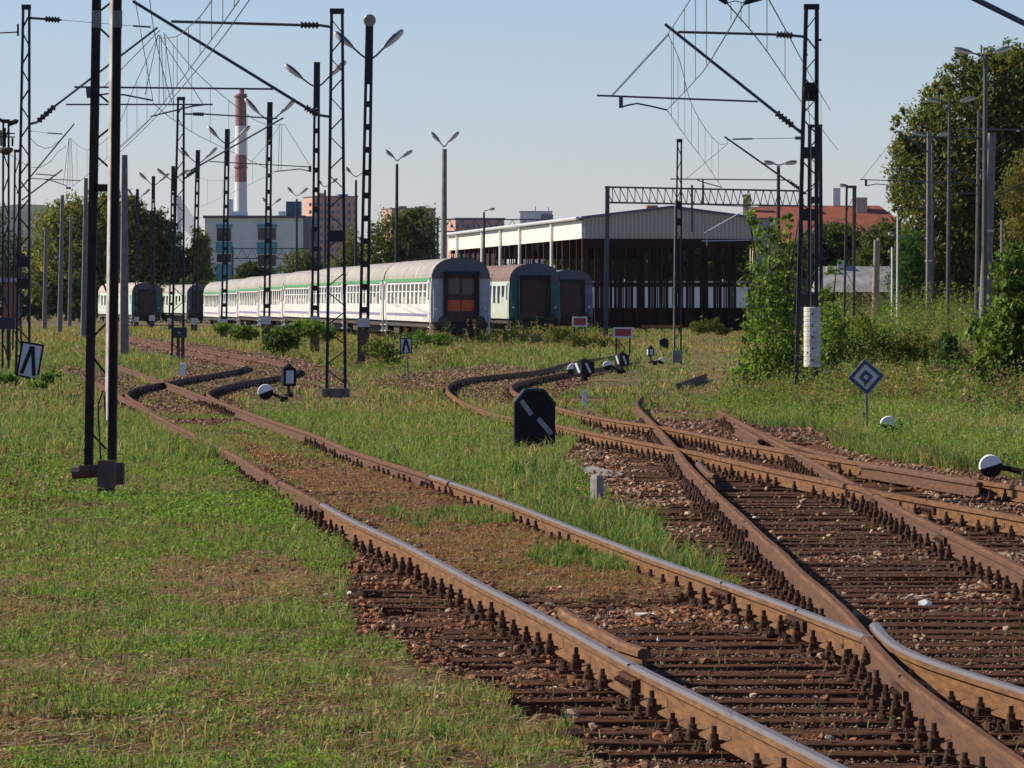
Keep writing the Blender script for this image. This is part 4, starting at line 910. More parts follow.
# ------------------------------------------------------------------ overhead wires
def wire(name, label, pts, r=.006, droppers=None, sag=None):
    """pts: (px,py,Y); thing with children"""
    P = [on(*p) for p in pts]; t = thing(name, label, 'overhead wire', P[0], 'overhead line wires')
    return t, P
def span(label, contact=None, messenger=None, drops=0, rc=.0085, second=None):
    base = on(*(contact or messenger)[0]); t = thing('overhead_line', label, 'overhead wire', base, 'overhead line wires')
    def sm(pts):
        P = [on(*p) for p in pts]; out = []
        for i in range(len(P) - 1):
            for k in range(8): 
                u = k / 8; p0 = P[max(i - 1, 0)]; p1 = P[i]; p2 = P[i + 1]; p3 = P[min(i + 2, len(P) - 1)]
                out.append(p1.lerp(p2, u) if len(P) == 2 else .5 * ((2 * p1) + (p2 - p0) * u + (2 * p0 - 5 * p1 + 4 * p2 - p3) * u * u + (3 * p1 - p0 - 3 * p2 + p3) * u ** 3))
        return out + [P[-1]]
    C = Mg = None
    if contact: C = sm(contact); mb = MB(); mb.tube(C, rc, 5); mb.build('contact_wire', M['wire'], t)
    if second: C2 = sm(second); mb = MB(); mb.tube(C2, rc, 5); mb.build('contact_wire', M['wire'], t)
    if messenger: Mg = sm(messenger); mb = MB(); mb.tube(Mg, rc, 5); mb.build('messenger_wire', M['wire'], t)
    if drops and C and Mg:
        def cols(L): return np.array([proj(p.x, p.y, p.z)[0] for p in L])
        pc, pm = cols(C), cols(Mg); lo, hi = max(pc.min(), pm.min()), min(pc.max(), pm.max())
        def ip(L, pl, v):
            o = np.argsort(pl); return np.array([np.interp(v, pl[o], np.array([p[j] for p in L])[o]) for j in range(3)])
        for k in range(drops):
            v = lo + (hi - lo) * (k + .5) / drops; a, b = ip(C, pc, v), ip(Mg, pm, v); mb = MB(); mb.tube([a, b], rc * .62, 4); mb.build('dropper', M['wire'], t)
    return t
span('contact wire and sagging upper wire passing left of the right hand mast', [(758, -22, 54), (745, 2, 58), (720, 45, 74), (700, 75, 93), (667, 110, 120)], [(712, -40, 70), (690, 0, 92), (668, 34, 120)], 4)
span('wires running from the long tube arm away to the gantry', [(667, 110, 120), (686, 137, 140), (704, 161, 165), (722, 187.5, 200)], [(668, 34, 120), (680, 62, 127), (690, 100, 140), (703, 125, 155), (714, 139, 175), (721, 144.5, 190), (727.5, 143, 200)], 8)
span('wire crossing rightward behind the tall right mast', [(700, -30, 52), (727, 3, 60), (766, 50, 78), (805, 107, 112), (838, 150, 165)], [(740, -50, 55), (769, 0, 66), (790, 38, 84), (805, 66, 100), (830, 110, 150)], 5)
span('double contact wire crossing the sky diagonally at upper left', [(260, -30, 58), (238, 2, 70), (200, 55, 90), (152, 117, 132), (118, 150, 150)], [(240, -40, 62), (212, 0, 72), (200.5, 16, 80), (192, 24, 88), (176, 36.5, 104), (160, 38, 132)], 7, second=[(272, -32, 57), (248, 2, 69), (209, 55, 89), (156, 117, 132), (120, 152, 150)])
span('wires beyond the left arms, dropping towards the far left mast', [(152, 117, 132), (128, 139, 138), (97, 167, 165), (72, 187, 215)], [(157, 38, 132), (135, 85, 130), (118, 125, 145), (98, 146, 170), (84, 149, 190), (70, 138, 215)], 8)
span('wires from the blue tube arm to the slim mast with signal box', [(153, 103, 120), (175, 121, 130), (207, 140, 150), (275, 172, 190)], [(164, 33, 120), (198, 74, 128), (241, 110, 145), (262, 123, 165), (283, 125, 190)], 6)
span('wires continuing left of the floodlight lamp', [(275, 172, 190), (255, 182, 230), (225, 196, 300), (200, 207, 360)], [(280, 125, 190), (262, 150, 210), (235, 176, 240), (215, 181, 270), (200, 178, 300)], 5)
span('steep wire from the top edge past the upper left tube tip', [(147, -30, 95), (153, 25, 105), (164, 75, 112), (172, 103, 120)], [(128, -40, 95), (136, 5, 118), (143, 45, 120), (153, 101, 132)], 0)
span('thin wire from the right lamps to the far poles', [(895, 188, 221), (884, 205, 300), (878, 220, 380)], [(896, 140, 221), (890, 170, 280), (885, 195, 380)], 2)
t = thing('tube_arm', 'end of a blue grey tube arm cutting the top right corner', 'tube arm', on(1000, 12, 62)); mb = MB(); mb.tube([on(965, -6, 62), on(1060, 41, 62)], .034, 10); mb.build('tube', M['grey_dark'], t)
t = thing('section_insulator', 'pair of dark insulators at the top edge where two wires cross', 'insulator', on(735, 0, 59)); mb = MB()
for a, b in (((716, -4), (727, 3)), ((744, 3), (762, -2))): mb.bar(on(*a, 59), on(*b, 59), .05, .05)
mb.build('rod', M['black_steel'], t)
mb = MB(); mb.tube([on(727, 3, 59), on(735, 1, 59), on(744, 3, 59)], .006, 5); mb.tube([on(731, 3, 59), on(731, 20, 59)], .004, 5); mb.tube([on(741, 3, 59), on(741, 22, 59)], .004, 5); mb.build('jumper', M['wire'], t)
HAZE = .000015
# ------------------------------------------------------------------ switch lanterns, weights, boards and small posts
def lantern(label, px, py_base, y_top, y_bot, w_px, facing=0.0, faces=('front',), m_post=None, slant=False, lit=False):
    p = at(px, py_base); Y = p.y; k = 1 / ppm(Y); t = thing('switch_lantern', label, 'switch lantern', p, 'switch lanterns', rz=0)
    z0, z1 = on(px, y_bot, Y).z, on(px, y_top, Y).z; w = w_px * k; zc = (z0 + z1) / 2; h = z1 - z0
    mb = MB(); mb.box((p.x, Y, zc), (w, w, h), facing); mb.lathe((p.x, Y, z1), (0, 0, 1), [(0, w * .42), (.03, w * .42), (.07, w * .2), (.10, w * .14)], 10); bd = mb.build('lantern_box', M['sign_black'], t)
    c, s = math.cos(facing), math.sin(facing)
    def face(ox, oy, ax, ay, fw):
        mb = MB(); cx, cy = p.x + ox, Y + oy; hw = w * fw; vs = []
        if slant: q = [(-1, .75), (-.35, .95), (1, -.75), (.35, -.95)]
        else: q = [(-1, -.8), (1, -.8), (1, .8), (-1, .8)]
        for dd in (0, .006):
            for a, b in q: vs.append((cx + ax * a * hw + (-s if ax == c else 0) * 0 + oy * 0, cy + ay * a * hw, zc + b * h * .45))
        n_ = Vector((ox, oy, 0)).normalized() * .006
        vs = [Vector(v) + (n_ if i >= 4 else Vector((0, 0, 0))) for i, v in enumerate(vs)]
        mb.add(vs, [(0, 1, 2, 3), (7, 6, 5, 4), (0, 4, 5, 1), (1, 5, 6, 2), (2, 6, 7, 3), (3, 7, 4, 0)]); mb.build('pane', M['sign_white'], bd)
    e = w / 2 + .003
    if 'front' in faces: face(s * e, -c * e, c, s, .26 if slant else .30)
    if 'left' in faces: face(-c * e, -s * e, s, -c, .36)
    mb = MB(); mb.tube([(p.x, Y, p.z - .03), (p.x, Y, z0)], .035, 8); mb.lathe((p.x, Y, p.z), (0, 0, 1), [(0, .12), (.06, .12), (.12, .06)], 10); mb.build('stem', m_post or M['black_steel'], t)
    return t
M['stem_rust'] = mat('stem_rust', (.13, .06, .04), .8, c2=(.05, .03, .025))
lantern('black switch lantern with pale pane near the left turnout', 288.5, 397, 368, 386, 13, .25, ('front',))
lantern('rusty switch lantern with bright white side pane beside the mid right points', 584, 381, 361.5, 374, 15, .55, ('left', 'front'), slant=True)
lantern('switch lantern with slanted white stripe, upright beside its lever weight', 622, 373, 354.5, 365, 10.5, .5, ('left', 'front'), slant=True)
lantern('small switch lantern with plain white pane left of the lone narrow mast', 650.5, 363, 348, 356, 6, .25, ('front', 'left'), M['stem_rust'])
lantern('low dark switch lantern in the shade behind the narrow mast\'s left side', 664, 352, 340, 350, 9, 0, ())
def weight(label, c, r_px, Y_py, lever_to, tilt=.35, tone=0):
    """round lever weight, white above and black below, on a lever arm"""
    g0 = at(c[0], Y_py); Y = g0.y; P = on(c[0], c[1], Y); r = r_px / ppm(Y); t = thing('switch_weight', label, 'lever weight', (P.x, Y, P.z), 'round switch lever weights')
    # thick drum whose face looks towards the camera
    prof = [(-.075, r * .55), (-.07, r * .93), (-.045, r), (.045, r), (.07, r * .93), (.075, r * .55)]
    n = 40; vs = []; fs = []; mi = []
    for ax, rr in prof:
        for k in range(n):
            a = 2 * math.pi * k / n; vs.append((P.x + math.cos(a) * rr, Y + ax, P.z + math.sin(a) * rr))
    for i in range(len(prof) - 1):
        for k in range(n):
            a, b = i * n + k, i * n + (k + 1) % n; fs.append((a, b, b + n, a + n))
    fs.append(tuple(range(n))[::-1]); fs.append(tuple((len(prof) - 1) * n + k for k in range(n)))
    mb = MB(); mb.add(vs, fs); 
    # split by height: white upper part and black lower part as two meshes
    def half(upper):
        V, Fc = [], []
        for i, (ax, rr) in enumerate(prof):
            for k in range(n // 2 + 1):
                a = (math.pi * k / (n // 2) + tilt) + (0 if upper else math.pi); V.append((P.x + math.cos(a) * rr, Y + ax, P.z + math.sin(a) * rr))
        mN = n // 2 + 1
        for i in range(len(prof) - 1):
            for k in range(mN - 1): Fc.append((i * mN + k, i * mN + k + 1, (i + 1) * mN + k + 1, (i + 1) * mN + k))
        Fc.append(tuple(range(mN))[::-1]); Fc.append(tuple((len(prof) - 1) * mN + k for k in range(mN)))
        q = MB(); q.add(V, Fc); return q
    half(True).build('upper_half', M['white_paint'], t); half(False).build('lower_half', M['sign_black'], t)
    L = on(lever_to[0], lever_to[1], Y + .15); mb = MB(); mb.tube([P + Vector((0, .1, 0)), P.lerp(L, .5) + Vector((0, .12, .01)), L], [.035, .03, .04], 8); mb.box((L.x, L.y, L.z - .02), (.16, .16, .14)); mb.box((L.x, L.y, (L.z + gf(Y)) / 2), (.12, .10, max(.05, L.z - gf(Y)))); mb.build('lever', M['black_steel'], t)
    return t
weight('white topped round lever weight by the left turnout lantern', (265.5, 392), 7.8, 402, (284, 399), .35)
weight('tilted round lever weight in the grass below the diamond board', (888.5, 424.5), 8.6, 437, (897, 427), -.1)
weight('large round lever weight at the right edge, white above black', (990.5, 466), 11.5, 480, (1030, 474), .30)
weight('small round lever weight left of the rusty switch lantern', (573, 369), 5.6, 378, (588, 373), .1)
weight('small round lever weight left of the lantern with slanted stripe', (607.5, 365.5), 4.6, 374, (620, 371), .25)
weight('dark half-hidden lever weight left of the narrow mast base', (661.5, 361), 3.4, 365, (655, 362.5), -.5)
def post(label, px, base, top, w_px, m, name='marker_post', cat='marker post', lean=0, cap=None, d=None, rz=0.0):
    p = at(px, base); Y = p.y; w = w_px / ppm(Y); z1 = on(px, top, Y).z; t = thing(name, label, cat, p)
    mb = MB(); vs = []
    d = d or w
    for z, s in ((p.z - .1, 1), (z1 - .03, .97), (z1, .8)):
        for a, b in ((-1, -1), (1, -1), (1, 1), (-1, 1)): vs.append((p.x + (a * w * math.cos(rz) - b * d * math.sin(rz)) / 2 * s + lean * (z - p.z), Y + (a * w * math.sin(rz) + b * d * math.cos(rz)) / 2 * s, z))
    mb.add(vs, [(0, 1, 5, 4), (1, 2, 6, 5), (2, 3, 7, 6), (3, 0, 4, 7), (4, 5, 9, 8), (5, 6, 10, 9), (6, 7, 11, 10), (7, 4, 8, 11), (8, 9, 10, 11)]); mb.build('shaft', m, t); return t
t = post('squat pale concrete post standing in the grass below the flat slab', 597, 501, 475.5, 10, M['concrete'], 'concrete_post', 'post', rz=.72)
post('little white post right of the black octagonal board', 584.5, 406, 390.5, 4.5, M['white_paint'])
post('white footed stake at the base of the slim mast with signal box', 183, 375, 363, 5, M['white_paint'], 'marker_stake', 'stake')
p = at(863.5, 432); t = thing('rail_stub', 'short rusty bolt post in the grass left of the tilted weight', 'post', p); mb = MB(); mb.lathe((p.x, p.y, p.z), (0, 0, 1), [(0, .05), (.2, .05), (.21, .085), (.25, .085), (.26, .03), (.30, .03)], 10); mb.build('shaft', M['stem_rust'], t)
# the flat concrete slab behind the squat post
a = at(582, 473); Y = a.y; t = thing('concrete_slab', 'thin tilted pale slab lying behind the squat concrete post', 'slab', a)
mb = MB(); c = [on(580, 468, Y + .25), on(592, 466, Y + .3), on(627, 474, Y), on(613, 476.5, Y - .1)]
vs = [tuple(q) for q in c] + [(q.x, q.y, q.z - .05) for q in c]; mb.add(vs, [(0, 1, 2, 3), (7, 6, 5, 4), (0, 4, 5, 1), (1, 5, 6, 2), (2, 6, 7, 3), (3, 7, 4, 0)]); mb.build('slab', M['concrete'], t)
mb = MB(); mb.box((gx(612, Y), Y + .05, on(0, 478.5, Y).z), (.55, .3, .06)); mb.build('shadowed_support', M['old_concrete'], t)
# boards -------------------------------------------------------------
def plate(mb, c, ux, uz, poly, t0, t1, mi=None):
    """polygon in board axes (ux right, uz up), extruded along the board normal from t0 to t1 towards the camera"""
    nrm = Vector(ux).cross(Vector(uz)).normalized(); 
    if nrm.y > 0: nrm = -nrm
    n = len(poly); vs = [Vector(c) + Vector(ux) * a + Vector(uz) * b + nrm * tt for tt in (t0, t1) for a, b in poly]
    mb.add(vs, [tuple(range(n)), tuple(range(n, 2 * n))[::-1]] + [(i, (i + 1) % n, (i + 1) % n + n, i + n) for i in range(n)], mi)
def axes(roll, yaw=0.0):
    ux = Vector((math.cos(roll) * math.cos(yaw), math.cos(roll) * math.sin(yaw), math.sin(roll))); uz = Vector((-math.sin(roll) * math.cos(yaw), -math.sin(roll) * math.sin(yaw), math.cos(roll))); return ux, uz
def strip(a, b, w):
    a = Vector((a[0], a[1])); b = Vector((b[0], b[1])); d = (b - a).normalized(); nn = Vector((-d.y, d.x)) * w / 2
    return [tuple(a + nn), tuple(b + nn), tuple(b - nn), tuple(a - nn)]
def stroke_board(label, c_px, base_px, wpx, hpx, roll, name='trackside_board'):
    p = at(*base_px); Y = p.y; k = 1 / ppm(Y); c = on(*c_px, Y); w, h = wpx * k, hpx * k; ux, uz = axes(roll)
    t = thing(name, label, 'trackside sign', p, 'white boards with black inverted V')
    mb = MB(); mb.tube([(p.x, Y + .03, p.z - .1), Vector(c) + Vector((0, .03, 0)) + uz * h * .45], .02 if wpx > 20 else .025, 7); mb.build('stake', M['grey_steel'], t)
    mb = MB(); plate(mb, c, ux, uz, [(-w/2, -h/2), (w/2, -h/2), (w/2, h/2), (-w/2, h/2)], -.012, 0); bd = mb.build('panel', M['sign_white'], t)
    b = w * .085; mb = MB()
    for q in ([(-w/2, -h/2), (w/2, -h/2), (w/2, -h/2 + b), (-w/2, -h/2 + b)], [(-w/2, h/2 - b), (w/2, h/2 - b), (w/2, h/2), (-w/2, h/2)], [(-w/2, -h/2 + b), (-w/2 + b, -h/2 + b), (-w/2 + b, h/2 - b), (-w/2, h/2 - b)], [(w/2 - b, -h/2 + b), (w/2, -h/2 + b), (w/2, h/2 - b), (w/2 - b, h/2 - b)]): plate(mb, c, ux, uz, q, 0, .006)
    mb.build('border', M['sign_black'], bd)
    mb = MB(); sw = w * .16; plate(mb, c, ux, uz, strip((-w * .28, -h * .40), (0 - sw * .1, h * .40), sw), .0065, .010); plate(mb, c, ux, uz, strip((w * .28, -h * .40), (0 + sw * .1, h * .40), sw), .0105, .013); mb.build('inverted_v', M['sign_black'], bd)
    return t
stroke_board('large tilted white board with black inverted V at the left edge', (30, 360.5), (22.5, 394), 23, 36, -.17)
stroke_board('small upright white board with black inverted V in front of the nearest white coach', (406, 345.7), (408.5, 380), 12.2, 15.5, .03)
def red_board(label, c_px, base_py, wpx, hpx, yaw):
    p = at(c_px[0], base_py); Y = p.y; k = 1 / ppm(Y); c = on(*c_px, Y); w, h = wpx * k, hpx * k; ux, uz = axes(0, yaw)
    t = thing('stop_board', label, 'stop board', p, 'red boards with white frames')
    mb = MB(); plate(mb, c, ux, uz, [(-w/2, -h/2), (w/2, -h/2), (w/2, h/2), (-w/2, h/2)], -.015, 0); bd = mb.build('panel', M['sign_red'], t); b = h * .15; mb = MB()
    for q in ([(-w/2, -h/2), (w/2, -h/2), (w/2, -h/2 + b), (-w/2, -h/2 + b)], [(-w/2, h/2 - b), (w/2, h/2 - b), (w/2, h/2), (-w/2, h/2)], [(-w/2, -h/2 + b), (-w/2 + b, -h/2 + b), (-w/2 + b, h/2 - b), (-w/2, h/2 - b)], [(w/2 - b, -h/2 + b), (w/2, -h/2 + b), (w/2, h/2 - b), (w/2 - b, h/2 - b)]): plate(mb, c, ux, uz, q, 0, .01)
    mb.build('frame', M['sign_white'], bd)
    mb = MB()
    for s in (-.35, .35): mb = MB(); mb.bar(Vector(c) + ux * s * w + Vector((0, .04, -h * .4)), (c.x + ux.x * s * w, Y + .04 + ux.y * s * w, p.z - .1), .06); mb.build('post', M['black_steel'], t)
    return t
red_board('red board with white frame, upper left of the two', (579.8, 321.7), 352, 15.6, 10.2, .25)
red_board('red board with white frame, lower right of the two', (623, 332.5), 357, 19.5, 10.4, 0)
# black octagonal board
p = at(535, 450); Y = p.y; k = 1 / ppm(Y); c = on(535, 415.5, Y); ux, uz = axes(.0, .12); w, h = 41 * k, 51 * k
t = thing('shunting_signal', 'black board with clipped upper corners and a white diagonal bar, half sunk in grass', 'shunting signal', p)
oc = [(-w/2, -h*.62), (w/2, -h*.62), (w/2, h*.22), (w*.22, h*.5), (-w*.24, h*.5), (-w/2, h*.24)]
mb = MB(); plate(mb, c, ux, uz, oc, -.16, 0); bd = mb.build('panel', M['sign_black'], t)
mb = MB()
for a, b in ((oc[5], oc[4]), (oc[4], oc[3]), (oc[3], oc[2])): plate(mb, c, ux, uz, strip(a, b, .03), -.17, .03)
mb.build('hood', M['box_black'], bd)
M['pane_grey'] = mat('pane_grey', (.24, .26, .31), .4, var=.2, scale=8)
for a, b in (((-w * .34, h * .30), (-w * .09, h * .02)), ((w * .08, -h * .06), (w * .40, -h * .36))):
    mb = MB(); plate(mb, c, ux, uz, strip(a, b, w * .115), .001, .008); mb.build('white_bar', M['pane_grey'], bd)
mb = MB(); mb.lathe((c.x - .01, Y + .08, c.z + h * .5), (0, 0, 1), [(0, .10), (.015, .10), (.03, .05)], 12); mb.build('lamp_cap', M['box_black'], t)
# blue and white diamond
p = at(868, 440); Y = p.y; k = 1 / ppm(Y); c = on(866, 377, Y); t = thing('diamond_board', 'tilted diamond board with blue and white concentric squares in the grass on the right', 'trackside sign', p)
ux, uz = axes(math.radians(45 + 4), .05); S = 26.3 * k
mb = MB(); mb.tube([(gx(868, Y), Y + .04, p.z - .1), (gx(866, Y), Y + .04, c.z)], .022, 7); mb.build('stake', M['grey_steel'], t)
def sq(s): return [(-s/2, -s/2), (s/2, -s/2), (s/2, s/2), (-s/2, s/2)]
mb = MB(); plate(mb, c, ux, uz, sq(S), -.012, 0); bd = mb.build('panel', mat('worn_white', (.66, .62, .56), .5, var=.25, scale=8), t)
def ring(mb, so, si, t0, t1):
    a, b = so / 2, si / 2
    for q in ([(-a, -a), (a, -a), (a, -b), (-a, -b)], [(-a, b), (a, b), (a, a), (-a, a)], [(-a, -b), (-b, -b), (-b, b), (-a, b)], [(b, -b), (a, -b), (a, b), (b, b)]): plate(mb, c, ux, uz, q, t0, t1)
mb = MB(); ring(mb, S * .965, S * .70, .001, .005); ring(mb, S * .40, S * .15, .001, .005); mb.build('blue_squares', M['sign_blue'], bd)
mb = MB(); plate(mb, c, ux, uz, strip((-S * .12, -S * .02), (-S * .03, S * .22), S * .03), .006, .008); plate(mb, c, ux, uz, strip((-S * .30, -S * .22), (-S * .14, -S * .05), S * .05), .006, .008); mb.build('rust_streak', M['stem_rust'], bd)
# small litter on the tracks
for px, py, s, lab in [(641, 618, .05, 'crumpled white litter between the sleepers near the check rail'), (925, 607, .045, 'white scrap lying on the sleepers right of the frog'), (300, 463, .06, 'white stone in the dry grass between the polished rails')]:
    p = at(px, py); mb = MB(); rr = random.Random(px); vs = [(p.x + v[0] * s * rr.uniform(.6, 1.4), p.y + v[1] * s * rr.uniform(.6, 1.3), p.z + .01 + (v[2] + .6) * s * .45 * rr.uniform(.6, 1.3)) for v in ICO]; mb.add(vs, [tuple(f) for f in ICF]); o = mb.build('litter' if px != 300 else 'white_stone', M['white_paint'], None, origin=p); tag(o, lab, 'litter' if px != 300 else 'stone')

# ------------------------------------------------------------------ coaches
def coach_profile():
    W = 1.41; pts = [(-W, 1.0), (-W - .02, 1.3), (-W - .02, 2.2), (-W + .03, 3.05)]
    roof = [(-W + .03, 3.05)] + [(-(W - .03) * math.cos(a) ** .8 if math.cos(a) > 0 else 0, 3.05 + .98 * math.sin(a) ** .9) for a in np.linspace(.18, math.pi / 2, 7)]
    roof = roof + [(-x, z) for x, z in roof[::-1][1:]]
    return pts, roof
M['rubber'] = mat('rubber', (.012, .012, .013), .8, var=.3); M['under'] = mat('underframe', (.03, .026, .024), .85, c2=(.06, .04, .03))
M['dome_dark'] = mat('dome_dark', (.11, .115, .13), .6, var=.3)
def coach(label, Y0, Xl, dirx, L, cside, croof, cend, cdoor, stripe, band, nwin, group, dz=0.0, doorlow=None, cskirt=None, win_bars=True, detail=True, winmat=None):
    th = math.atan(-dirx); z = gf(Y0) + RH + dz; t = thing('railway_coach', label, 'railway coach', (Xl + 1.41 * math.cos(th), Y0, z), group, rz=th)
    side, roof = coach_profile()
    def ext(poly, y0, y1, mm, name, closed=False, cap=False):
        mb = MB(); n = len(poly); vs = [(x, y0, zz) for x, zz in poly] + [(x, y1, zz) for x, zz in poly]
        fs = [(i, i + 1, i + 1 + n, i + n) for i in range(n - 1)]
        if cap: fs += [tuple(range(n))[::-1], tuple(range(n, 2 * n))]
        mb.add(vs, fs); return mb.build(name, mm, t, local=True)
    full = side + roof[1:-1] + [(-x, zz) for x, zz in side[::-1]]
    ext([(a, b) for a, b in full], .02, L - .02, cside, 'body', cap=True).data.materials.append(cend)
    me = t.children[-1].data; 
    for pz in me.polygons:
        if len(pz.vertices) > 4: pz.material_index = 1
    ro = [(x * 1.006, zz + .012) for x, zz in roof]; ext(ro, -.06, L + .04, croof, 'roof')
    rp = [(x * 1.006, zz + .012) for x, zz in roof]; 
    # end wall rim of the roof
    wins = []
    zc, wh = 2.33, .98
    wy = [1.9 + (L - 3.8) * (i + .5) / nwin for i in range(nwin)]; ww = min(1.25, (L - 3.8) / nwin * .58)
    for s in (-1, 1):
        for y in wy:
            mb = MB(); mb.box((s * 1.415, y, zc), (.03, ww, wh)); o = mb.build('window', winmat or M['glass_dark'], t, local=True)
            if s < 0 and detail:
                mb = MB(); mb.box((s * 1.433, y, zc + .12), (.012, ww, .05)); mb.box((s * 1.433, y, zc), (.014, .05, wh)); mb.build('window_bar', M['white_paint'], o, local=True)
    for s in (-1, 1):
        if stripe: mb = MB(); mb.box((s * 1.415, L / 2, 3.01), (.05, L - .6, .17)); mb.build('stripe', stripe, t, local=True)
        if band: mb = MB(); mb.box((s * 1.437, L / 2, 1.32), (.012, L - 3.6, .13)); mb.build('stripe', band, t, local=True)
        for y in (.85, L - .85):
            mb = MB(); mb.box((s * 1.435, y, 2.0), (.03, .8, 2.0)); dd = mb.build('side_door', cside, t, local=True)
            mb = MB(); mb.box((s * 1.455, y, 2.45), (.012, .42, .8)); mb.build('door_window', M['glass_dark'], dd, local=True)
            mb = MB(); mb.box((s * 1.30, y, .75), (.30, .75, .04)); mb.box((s * 1.30, y, .45), (.30, .75, .04)); mb.bar((s * 1.38, y - .45, .4), (s * 1.38, y - .45, 1.1), .09); mb.build('step', cskirt or cside, t, local=True)
    mb = MB(); mb.box((0, L / 2, .86), (2.5, L - .5, .28)); mb.box((.2, L / 2, .55), (1.9, L * .35, .4)); mb.build('underframe', M['under'], t, local=True)
    for y in (3.6, L - 3.6):
        mb = MB()
        for s in (-1, 1): mb.box((s * 1.0, y, .5), (.16, 3.2, .3))
        mb.box((0, y, .55), (1.9, .5, .3)); bg = mb.build('bogie', M['under'], t, local=True)
        for dy in (-1.25, 1.25):
            mb = MB()
            for s in (-1, 1): mb.lathe((s * .78 - .06, y + dy, .46), (1, 0, 0), [(0, .46), (.03, .49), (.05, .46), (.12, .46)], 20)
            mb.tube([(-.8, y + dy, .46), (.8, y + dy, .46)], .08, 8); mb.build('wheelset', M['under'], bg, local=True)
    mb = MB(); dm = [(x * .985, zz) for x, zz in roof if zz > 2.9]; mb.prism(dm, -.035, .015); mb.build('end_dome', M['dome_dark'], t, local=True)
    # front end: gangway, doors, buffers, lamps
    mb = MB(); mb.box((-.78, -.16, 2.12), (.16, .34, 2.5)); mb.box((.78, -.16, 2.12), (.16, .34, 2.5)); mb.box((0, -.16, 3.29), (1.72, .34, .18)); mb.box((0, -.16, .95), (1.72, .34, .14)); mb.box((0, -.3, .72), (1.5, .05, .4)); gw = mb.build('gangway', M['rubber'], t, local=True)
    mb = MB(); mb.box((0, -.03, 2.1), (1.40, .05, 2.22)); dr = mb.build('gangway_door', cdoor, t, local=True)
    if doorlow:
        mb = MB(); mb.box((-.33, -.065, 1.78), (.60, .02, .52)); mb.box((.33, -.065, 1.78), (.60, .02, .52)); mb.build('door_panel', doorlow, dr, local=True)
        mb = MB(); mb.box((-.33, -.065, 2.68), (.52, .02, .72)); mb.box((.33, -.065, 2.68), (.52, .02, .72)); mb.build('door_window', M['glass_dark'], dr, local=True)
    for s in (-1, 1):
        mb = MB(); mb.lathe((s * .875, -.62, 1.06), (0, 1, 0), [(0, .16), (.02, .24), (.05, .24), (.07, .09), (.35, .09), (.36, .13), (.64, .13)], 16); mb.build('buffer', M['under'], t, local=True)
        mb = MB(); mb.lathe((s * 1.16, -.06, 1.62), (0, 1, 0), [(0, .06), (.07, .08)], 10); mb.build('tail_lamp', M['lamp_white'], t, local=True)
        mb = MB(); mb.tube([(s * 1.28, -.06, 1.2), (s * 1.28, -.09, 1.9), (s * 1.28, -.03, 2.6)], .02, 6); mb.build('handrail', cend, t, local=True)
    return t
W_ = mat('coach_white', (.74, .73, .71), .45, c2=(.60, .57, .53), scale=1.2, stretch=(1, .25, 3)); WR = mat('coach_roof_grey', (.42, .385, .34), .6, c2=(.27, .24, .205), scale=.9); LAV = mat('coach_end_shaded_white', (.50, .50, .56), .6, c2=(.40, .39, .43), scale=2.5, bump=.1)  # shade of the coach end walls is painted in as lavender grey
G_ = mat('coach_green_stripe', (.10, .34, .14), .5, var=.3); PUR = mat('coach_purple_stripe', (.26, .22, .34), .5, var=.3); ORG = mat('door_orange', (.62, .085, .018), .5, var=.35, scale=3); DRD = mat('door_dark_red', (.075, .018, .014), .5, var=.5, scale=3)
TEAL = mat('coach_teal', (.045, .16, .135), .5, var=.3, scale=2); CREAM = mat('coach_pale_green', (.56, .62, .55), .5, var=.2, scale=2); RRED = mat('coach_roof_red', (.13, .065, .05), .75, c2=(.20, .13, .11), scale=1.5); BGR = mat('coach_blue_grey', (.12, .14, .21), .55, var=.3, scale=2); LIL = mat('coach_lilac', (.22, .20, .34), .55, var=.3, scale=2)
Y0 = 250.0; dirx = -.108
labs = ['nearest white coach with dark gangway and orange door panels facing the camera', 'second white coach, directly behind the one with orange door panels', 'third white coach of the long row, behind the open lattice mast', 'fourth white coach of the long row, green roof edge stripe, beside the leafy bush', 'fifth white coach of the long row, behind the leafy bush', 'sixth white coach of the long row, in front of the pale building', 'seventh white coach of the long row, below the striped chimney', 'eighth white coach of the long row, left of the pale building edge', 'ninth white coach of the long row, under the bridge pylon', 'last white coach of the long row, nearest the far green coach']
for i in range(8):
    YY_ = Y0 + i * 27.0; coach(labs[i], YY_, gx(431, 250) + dirx * (YY_ - Y0), dirx, 26.4, W_, WR, LAV, DRD, G_, PUR, 10, 'white coaches in one long row', doorlow=ORG, detail=i < 4, dz=-.006 * i * i)
coach('dark teal coach end with brown red roof right of the white coach', 291, gx(509, 291), dirx, 24.5, CREAM, RRED, TEAL, DRD, None, None, 9, 'coaches beside the shed', cskirt=TEAL, detail=False)
coach('blue grey coach end with rusty red door closest to the shed', 343, gx(549.5, 343), dirx, 24.5, LIL, BGR, LIL, DRD, None, None, 9, 'coaches beside the shed', detail=False)
coach('pale green coach with dark end at far left, in front of the trees', 500, gx(132, 500), -.20, 26.4, CREAM, mat('roof_pale', (.48, .40, .34), .6), TEAL, DRD, None, None, 9, 'far coaches at the left', detail=False, dz=-.12, cskirt=CREAM)
coach('distant coach between the far green coach and the long white row', 560, gx(187, 560), -.20, 26.4, CREAM, WR, BGR, DRD, None, None, 9, 'far coaches at the left', detail=False, dz=-.1)

